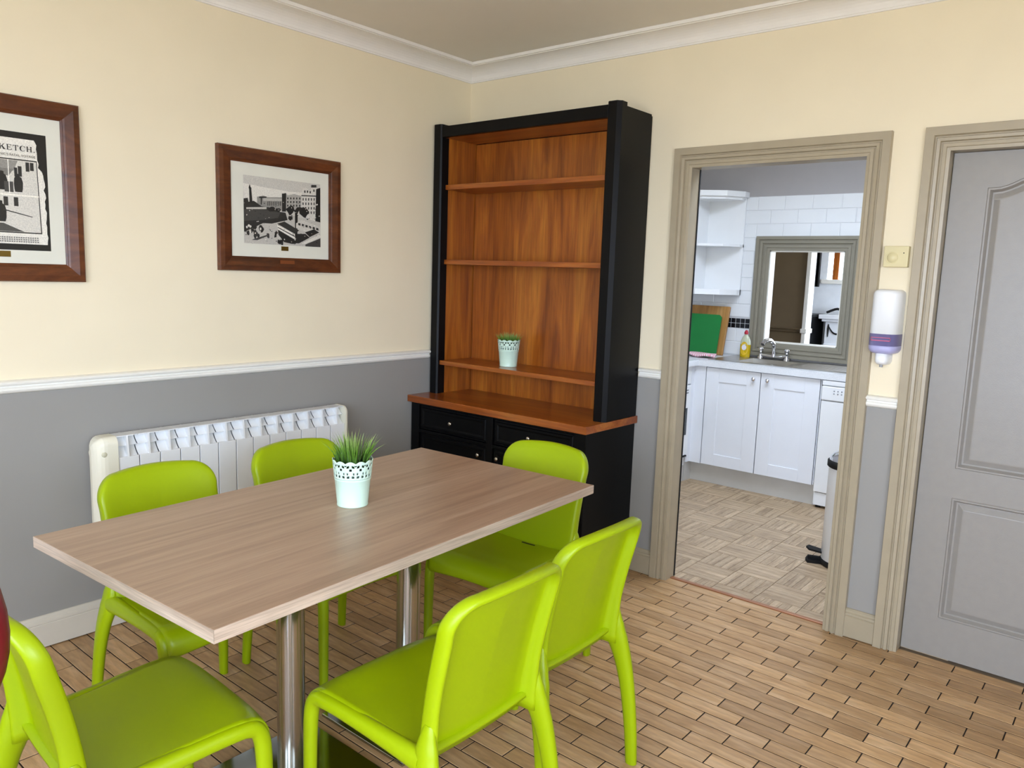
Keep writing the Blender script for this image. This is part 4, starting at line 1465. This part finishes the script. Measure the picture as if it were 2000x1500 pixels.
# ---- soap dispenser
sd = empty('soap_dispenser', (2.330, 0.0, 1.17)); tag(sd, 'white and purple wall soap dispenser below the thermostat', 'soap dispenser')


def capsule(z0, z1, hw_, dep, r0, r1, name, mat, parent=sd, n=10):
    """rounded-front body, shrinking at both ends"""
    mb = MB()
    zs = []
    for k in range(6):
        a = PI / 2 * k / 5
        zs.append((z0 + r0 * (1 - math.cos(PI / 2 - a)) if False else z0 + r0 * (1 - math.cos(a)) , 1 - (1 - math.sin(a)) * min(1, r0 / hw_)))
    for k in range(6):
        a = PI / 2 * (1 - k / 5)
        zs.append((z1 - r1 * (1 - math.cos(a)) if r1 else z1, 1 - (1 - math.sin(a)) * min(1, r1 / hw_)))
    sec_ = []
    for i in range(15):
        t = PI * i / 14
        c, s = math.cos(t), math.sin(t)
        sec_.append((math.copysign(abs(c) ** 0.55, c), s ** 0.7))
    v = []
    for z, k in zs:
        for cx_, sy_ in sec_:
            v.append((hw_ * k * cx_, -dep * (0.25 + 0.75 * k) * sy_ if sy_ > 1e-6 else 0.0, z))
    m = len(sec_)
    f = [(i * m + j, i * m + j + 1, (i + 1) * m + j + 1, (i + 1) * m + j) for i in range(len(zs) - 1) for j in range(m - 1)]
    f += [list(range(m)), [len(v) - m + j for j in range(m)]]
    mb.add(v, f, 0, True)
    return mb.build(name, [mat], parent)


capsule(0.132, 0.306, 0.056, 0.088, 0.0, 0.020, 'cover', WHITE)
bd = capsule(0.085, 0.132, 0.0565, 0.089, 0.0, 0.0, 'purple_window', PURPLE)
capsule(0.052, 0.086, 0.0565, 0.088, 0.024, 0.0, 'lower_body', LILAC)
capsule(0.006, 0.058, 0.028, 0.070, 0.018, 0.0, 'push_lever', WHITE)
mb = MB(); mb.lathe([(0.007, 0.0), (0.007, 0.012), (0.0, 0.012)], 12, (0, -0.045, -0.002)); mb.build('nozzle', [paint('nozzle_grey', '9A9A9A', 0.4)], sd)
mb = MB(); mb.box(-0.036, 0.036, -0.0905, -0.0885, 0.104, 0.108); mb.box(-0.036, 0.036, -0.0905, -0.0885, 0.116, 0.119); mb.box(-0.036, -0.034, -0.0905, -0.0885, 0.104, 0.119); mb.box(0.034, 0.036, -0.0905, -0.0885, 0.104, 0.119)
mb.build('printed_strip', [PINK], bd)

# ---- framed pictures on the left wall
import numpy as np


def quad_map(quad, rect):
    """projective map taking the four drawing corners to the rectangle (y0, y1, z0, z1): TL TR BR BL"""
    y0, y1, z0, z1 = rect
    dst = [(y0, z1), (y1, z1), (y1, z0), (y0, z0)]
    A, B = [], []
    for (u, v), (x, y) in zip(quad, dst):
        A.append([u, v, 1, 0, 0, 0, -x * u, -x * v]); B.append(x)
        A.append([0, 0, 0, u, v, 1, -y * u, -y * v]); B.append(y)
    h_ = np.linalg.solve(np.array(A, float), np.array(B, float))

    def fn(u, v):
        d = h_[6] * u + h_[7] * v + 1
        return ((h_[0] * u + h_[1] * v + h_[2]) / d, (h_[3] * u + h_[4] * v + h_[5]) / d)
    return fn


class Print:
    def __init__(self, fn, x, rect):
        self.fn, self.x, self.rect = fn, x, rect
        self.mb, self.ink, self.k = MB(), [], 0

    def poly(self, pts, shade, mapped=False):
        y0, y1, z0, z1 = self.rect
        sh = min(255, shade * 1.12) if shade > 100 else shade * 0.8
        c = lin((sh, sh * 0.975, sh * 0.92))
        v = []
        for u, w_ in pts:
            a, b = (u, w_) if mapped else self.fn(u, w_)
            v.append((self.x + 0.00002 * self.k, min(max(a, y0), y1), min(max(b, z0), z1)))
        self.k += 1
        self.mb.add(v, [list(range(len(v)))])
        self.ink += [c] * len(v)

    def blob(self, u, v, ru, rv, shade, n=10, jag=0.25, seed=0):
        r_ = random.Random(seed * 131 + int(u * 7 + v * 3))
        self.poly([(u + ru * math.cos(2 * PI * i / n) * (1 + r_.uniform(-jag, jag)), v + rv * math.sin(2 * PI * i / n) * (1 + r_.uniform(-jag, jag))) for i in range(n)], shade)

    def build(self, name, parent):
        o = self.mb.build(name, [PRINT], parent, fix=False)
        at = o.data.color_attributes.new('ink', 'FLOAT_COLOR', 'POINT')
        for i, c in enumerate(self.ink):
            at.data[i].color = c
        return o


def frame(root, y0, y1, z0, z1, wd, mount_rect):
    P = [(0.0, 0.0), (0.0, 0.020), (0.004, 0.025), (wd * 0.35, 0.027), (wd * 0.8, 0.021), (wd - 0.006, 0.018), (wd - 0.006, 0.014), (wd, 0.012), (wd, 0.006)]
    cr = [(y0, z0), (y1, z0), (y1, z1), (y0, z1)]
    for i in range(4):
        mb = MB()
        # each mitred side is a piece of its own
        a, b = cr[i], cr[(i + 1) % 4]
        prev, nxt = cr[i - 1], cr[(i + 2) % 4]
        tmp = MB(); tmp.ring([prev, a, b, nxt], P, lambda u, v, h_: (h_, u, v))
        k = len(P)
        v = tmp.v[k:3 * k]
        mb.add(v, [(t, k + t, k + t + 1, t + 1) for t in range(k - 1)] + [list(range(k)), list(range(k, 2 * k))])
        mb.build('frame_side', [FRAMEW], root)
    mb = MB(); mb.box(0.002, 0.008, y0 + wd - 0.004, y1 - wd + 0.004, z0 + wd - 0.004, z1 - wd + 0.004); mb.build('mount', [MOUNT], root)


# street photograph
p2 = empty('framed_picture', (0, 0, 0)); tag(p2, 'framed black and white street photograph, nearer the dresser', 'picture')
frame(p2, -1.575, -0.931, 1.462, 1.997, 0.064, None)
ART = (-1.450, -1.043, 1.584, 1.880)
Q = quad_map([(368, 443), (1095, 530), (1103, 1125), (383, 1090)], ART)
pr = Print(Q, 0.0084, ART)
pr.poly([(360, 440), (1100, 525), (1110, 1130), (380, 1095)], 176)
pr.poly([(360, 520), (560, 560), (800, 600), (1100, 620), (1100, 700), (380, 700)], 196)
pr.poly([(500, 652), (560, 640), (600, 655), (735, 655), (740, 780), (505, 745)], 128)
pr.poly([(560, 665), (735, 668), (735, 690), (560, 690)], 160)
for i in range(8):
    pr.poly([(600 + i * 17, 695), (607 + i * 17, 695), (607 + i * 17, 735), (600 + i * 17, 735)], 60)
pr.poly([(520, 650), (590, 648), (590, 660), (548, 664), (546, 725), (536, 725), (535, 664), (520, 662)], 45)
pr.poly([(735, 625), (770, 612), (790, 635), (850, 622), (922, 640), (922, 790), (735, 790)], 150)
pr.poly([(735, 620), (775, 615), (775, 790), (738, 790)], 40)
for r_ in range(3):
    for c_ in range(5):
        pr.poly([(785 + c_ * 28, 655 + r_ * 34), (797 + c_ * 28, 655 + r_ * 34), (797 + c_ * 28, 674 + r_ * 34), (785 + c_ * 28, 674 + r_ * 34)], 50)
pr.poly([(918, 640), (930, 570), (950, 560), (1005, 590), (1008, 545), (1035, 530), (1062, 540), (1062, 900), (980, 860), (918, 800)], 186)
pr.poly([(918, 632), (1062, 636), (1062, 646), (918, 642)], 50)
for c_, v_ in ((945, 600), (970, 600), (995, 605), (1030, 590)):
    pr.poly([(c_, v_ - 12), (c_ + 12, v_ - 12), (c_ + 12, v_ + 10), (c_, v_ + 10)], 55)
for r_ in range(4):
    for c_ in range(5):
        pr.poly([(930 + c_ * 26, 660 + r_ * 42), (940 + c_ * 26, 660 + r_ * 42), (940 + c_ * 26, 684 + r_ * 42), (930 + c_ * 26, 684 + r_ * 42)], 62)
pr.poly([(1008, 560), (1010, 535), (1058, 535), (1060, 560)], 70)
pr.poly([(1056, 575), (1100, 562), (1104, 890), (1052, 880)], 38)
pr.poly([(372, 770), (600, 760), (800, 820), (1105, 890), (1105, 1130), (380, 1100)], 168)
pr.poly([(370, 668), (412, 662), (420, 700), (470, 690), (545, 742), (610, 750), (700, 790), (770, 800), (790, 870), (640, 905), (560, 900), (500, 930), (378, 985)], 52)
pr.poly([(376, 770), (520, 765), (720, 800), (700, 850), (560, 870), (380, 880)], 82)
pr.poly([(398, 752), (590, 748), (590, 768), (400, 768)], 170)
pr.poly([(424, 565), (444, 565), (458, 715), (430, 715)], 40)
pr.poly([(420, 575), (422, 555), (430, 530), (436, 555), (448, 575)], 40)
for i, (u, v, a_, b_) in enumerate(((640, 770, 34, 22), (700, 775, 26, 18), (810, 775, 34, 40), (945, 795, 42, 48), (815, 850, 26, 20), (905, 760, 30, 18))):
    pr.blob(u, v, a_, b_, 34, 11, 0.3, i)
pr.poly([(838, 760), (860, 775), (880, 745), (905, 765), (885, 800), (884, 1040), (862, 1040), (858, 800)], 30)
pr.poly([(870, 900), (925, 868), (1106, 935), (1106, 1000), (965, 985), (870, 945)], 178)
for c_ in range(6):
    pr.poly([(890 + c_ * 34, 895 + c_ * 9), (912 + c_ * 34, 901 + c_ * 9), (912 + c_ * 34, 922 + c_ * 9), (890 + c_ * 34, 916 + c_ * 9)], 50)
pr.poly([(955, 985), (1040, 955), (1090, 985), (1000, 1030)], 44)
pr.poly([(690, 905), (760, 884), (900, 968), (858, 1000)], 60)
pr.poly([(690, 912), (858, 1002), (858, 1050), (700, 958)], 205)
pr.poly([(697, 935), (858, 1020), (858, 1030), (700, 945)], 45)
pr.poly([(700, 962), (856, 1052), (850, 1098), (760, 1080), (704, 1010)], 40)
pr.poly([(880, 1000), (960, 1000), (1000, 1035), (900, 1090), (860, 1090)], 44)
pr.poly([(920, 1092), (1085, 1005), (1104, 1020), (1104, 1035), (960, 1096)], 190)
pr.poly([(960, 1100), (1104, 1040), (1108, 1128), (960, 1118)], 78)
rr_ = random.Random(4)
for i in range(22):
    pr.blob(rr_.uniform(392, 700), rr_.uniform(930, 1030), rr_.uniform(8, 16), rr_.uniform(14, 30), 40 + rr_.uniform(0, 30), 8, 0.35, i)
for i in range(7):
    pr.blob(rr_.uniform(700, 860), rr_.uniform(1060, 1095), 12, 20, 40, 8, 0.35, i + 50)
for i in range(6):
    pr.blob(rr_.uniform(400, 560), rr_.uniform(920, 990), 9, 12, 190, 8, 0.3, i + 80)
pr.poly([(450, 1060), (505, 1040), (600, 1010), (604, 1022), (505, 1062)], 80)
for i in range(110):
    u_, v_ = rr_.uniform(376, 1095), rr_.uniform(690, 1100)
    pr.blob(u_, v_, rr_.uniform(3, 8), rr_.uniform(2, 7), rr_.choice((30, 45, 60, 120, 170, 200)), 6, 0.4, i + 200)
pr.build('photo_print', p2)
mb = MB(); mb.box(0.008, 0.0092, -1.260, -1.222, 1.558, 1.578); mb.build('brass_tag', [BRASS], p2)
mb = MB(); mb.box(0.024, 0.0268, -1.278, -1.201, 1.498, 1.514); mb.build('frame_plaque', [metal('copper_plaque', 'A86A45', 0.5)], p2)

# newspaper front page
p1 = empty('framed_picture', (0, 0, 0)); tag(p1, 'framed old newspaper front page cut off by the left edge', 'picture')
C1 = -2.402
frame(p1, -2.680, -2.1235, 1.403, 2.048, 0.064, None)
RECT = (2 * C1 + 2.236, -2.236, 1.514, 1.925)
Q1 = lambda u, v: (u, v)
pr = Print(Q1, 0.0084, RECT)
R0, R1, Z0, Z1 = RECT
pr.poly([(R0, Z0), (R1, Z0), (R1, Z1), (R0, Z1)], 36)
er = random.Random(11)
right = []
zz = 1.536
while zz < 1.896:
    right.append((-2.2455 + er.uniform(-0.004, 0.003) - (0.010 if zz > 1.80 else 0) - 0.012 * max(0, (zz - 1.70) / 0.2), zz))
    zz += 0.013
left = [(2 * C1 - y - 0.006, z) for y, z in right[::-1]]
pr.poly(right + [(-2.275, 1.903), (2 * C1 + 2.275, 1.903)] + left, 205)
pr.poly([(2 * C1 + 2.272, 1.574), (-2.263, 1.574), (-2.269, 1.832), (2 * C1 + 2.272, 1.832)], 40)
pr.poly([(2 * C1 + 2.276, 1.578), (-2.2665, 1.578), (-2.2715, 1.828), (2 * C1 + 2.276, 1.828)], 188)
pr.poly([(2 * C1 + 2.276, 1.704), (-2.268, 1.704), (-2.268, 1.709), (2 * C1 + 2.276, 1.709)], 215)
# deck scene: awning, window openings, dark coats, railings
pr.poly([(-2.52, 1.80), (-2.345, 1.79), (-2.33, 1.826), (-2.52, 1.827)], 130)
pr.poly([(-2.53, 1.772), (-2.36, 1.772), (-2.345, 1.796), (-2.53, 1.80)], 110)
for u, v, a_, b_ in ((-2.325, 1.79, 0.006, 0.018), (-2.338, 1.786, 0.005, 0.016), (-2.300, 1.808, 0.006, 0.016), (-2.286, 1.810, 0.006, 0.014)):
    pr.poly([(u - a_, v - b_), (u + a_, v - b_), (u + a_, v + b_), (u - a_, v + b_)], 58)


def coat(u, z, s, shade):
    pts = [(-0.010, 0), (0.012, 0), (0.015, 0.012), (0.016, 0.034), (0.012, 0.050), (0.006, 0.054), (0.006, 0.062), (-0.004, 0.064), (-0.006, 0.054), (-0.011, 0.048), (-0.013, 0.028), (-0.012, 0.010)]
    pr.poly([(u + a_ * s, z + b_ * s) for a_, b_ in pts], shade)


coat(-2.333, 1.718, 1.0, 50)
coat(-2.382, 1.722, 1.02, 44)
coat(-2.405, 1.722, 1.0, 52)
coat(-2.458, 1.718, 1.0, 48)
pr.poly([(-2.376, 1.716), (-2.348, 1.716), (-2.348, 1.752), (-2.376, 1.752)], 90)
pr.poly([(-2.362, 1.712), (-2.3595, 1.712), (-2.3595, 1.828), (-2.362, 1.828)], 225)
for u in (-2.341, -2.373, -2.46, -2.50):
    pr.poly([(u - 0.008, 1.668), (u + 0.006, 1.668), (u + 0.006, 1.699), (u - 0.008, 1.699)], 62)
coat(-2.392, 1.612, 1.15, 46)
coat(-2.450, 1.610, 1.2, 52)
pr.poly([(-2.384, 1.652), (-2.294, 1.632), (-2.290, 1.634), (-2.384, 1.656)], 60)
pr.poly([(-2.52, 1.579), (-2.32, 1.579), (-2.385, 1.607), (-2.52, 1.612)], 100)
for k in range(3):
    for i in range(34):
        u = 2 * C1 + 2.275 + i * 0.0075
        pr.poly([(u, 1.556 - k * 0.007), (u + er.uniform(0.004, 0.0065), 1.556 - k * 0.007), (u + 0.005, 1.5605 - k * 0.007), (u, 1.5605 - k * 0.007)], 110)


def glyph(ch):
    """bold serif capitals on a unit-high cell: list of polygons, advance width"""
    S = lambda x: [(x - .03, 0), (x + .23, 0), (x + .23, .06), (x + .17, .09), (x + .17, .91), (x + .23, .94), (x + .23, 1), (x - .03, 1), (x - .03, .94), (x + .03, .91), (x + .03, .09), (x - .03, .06)]
    if ch == 'H':
        return [S(0.05), S(0.55), [(0.2, .46), (0.6, .46), (0.6, .54), (0.2, .54)]], 0.90
    if ch == 'E':
        return [S(0.05), [(0.2, 0), (0.68, 0), (0.70, .28), (0.66, .28), (0.58, .07), (0.2, .07)], [(0.2, 1), (0.66, 1), (0.67, .74), (0.63, .74), (0.56, .93), (0.2, .93)], [(0.2, .46), (0.46, .46), (0.46, .36), (0.5, .36), (0.5, .66), (0.46, .66), (0.46, .54), (0.2, .54)]], 0.80
    if ch == 'T':
        return [S(0.28), [(0.02, 1), (0.74, 1), (0.76, .70), (0.72, .70), (0.64, .93), (0.12, .93), (0.04, .70), (0.0, .70)]], 0.84
    if ch == 'K':
        return [S(0.05), [(0.2, .42), (0.62, .97), (0.54, .97), (0.54, 1), (0.84, 1), (0.84, .97), (0.72, .95), (0.24, .36)], [(0.32, .56), (0.60, .06), (0.54, .04), (0.54, 0), (0.90, 0), (0.90, .05), (0.82, .07), (0.45, .68)]], 0.95
    if ch == 'C':
        out, inn = [], []
        for i in range(15):
            a = math.radians(40 + 280 * i / 14)
            out.append((0.42 + 0.40 * math.cos(a), 0.5 + 0.52 * math.sin(a)))
            inn.append((0.46 + 0.25 * math.cos(a), 0.5 + 0.45 * math.sin(a)))
        return [out[i:i + 2] + inn[i:i + 2][::-1] for i in range(14)] + [[(0.70, .64), (0.76, .64), (0.76, 1), (0.70, .96)]], 0.88
    if ch == 'S':
        c = []
        for i in range(21):
            t = i / 20
            a = math.radians(30 + 230 * min(1, t * 2)) if t < .5 else math.radians(90 - 240 * (t - .5) * 2)
            cx_, cy_ = 0.36, (0.75 if t < .5 else 0.27)
            c.append((cx_ + 0.22 * math.cos(a), cy_ + 0.21 * math.sin(a)))
        return [[(c[i][0] - .05, c[i][1] - .03), (c[i][0] + .05, c[i][1] - .03), (c[i + 1][0] + .05, c[i + 1][1] + .03), (c[i + 1][0] - .05, c[i + 1][1] + .03)] for i in range(20)], 0.74
    return [[(0.05, 0), (0.2, 0), (0.2, .16), (0.05, .16)]], 0.28


word = 'SKETCH.'
adv = sum(glyph(c)[1] + 0.06 for c in word)
hgt = 0.0185
wid = hgt * 1.24
u = -2.272 - adv * wid
for ch in word:
    ps, a_ = glyph(ch)
    for poly in ps:
        pr.poly([(u + x * wid, 1.8605 + y * hgt) for x, y in poly], 24)
    u += (a_ + 0.06) * wid
pr.build('newspaper_print', p1)
tc_ = bpy.data.curves.new('headline', 'FONT')
tc_.body = "TITANIC'S FATAL VOYAGE"
tc_.size = 0.0115
tc_.align_x = 'RIGHT'
to_ = bpy.data.objects.new('headline', tc_)
COL.objects.link(to_)
bpy.context.view_layer.update()
hm = bpy.data.meshes.new_from_object(to_.evaluated_get(bpy.context.evaluated_depsgraph_get()))
bpy.data.objects.remove(to_)
hm.materials.clear(); hm.materials.append(paint('headline_ink', '4A463F', 0.6))
ho = bpy.data.objects.new('headline_print', hm)
COL.objects.link(ho); ho.parent = p1
ho.matrix_local = Matrix(((0, 0, 1, 0.0135), (1, 0, 0, -2.2745), (0, 1, 0, 1.8405), (0, 0, 0, 1)))
mb = MB(); mb.box(0.008, 0.0092, 2 * C1 + 2.368, -2.368, 1.489, 1.510); mb.build('brass_tag', [BRASS], p1)
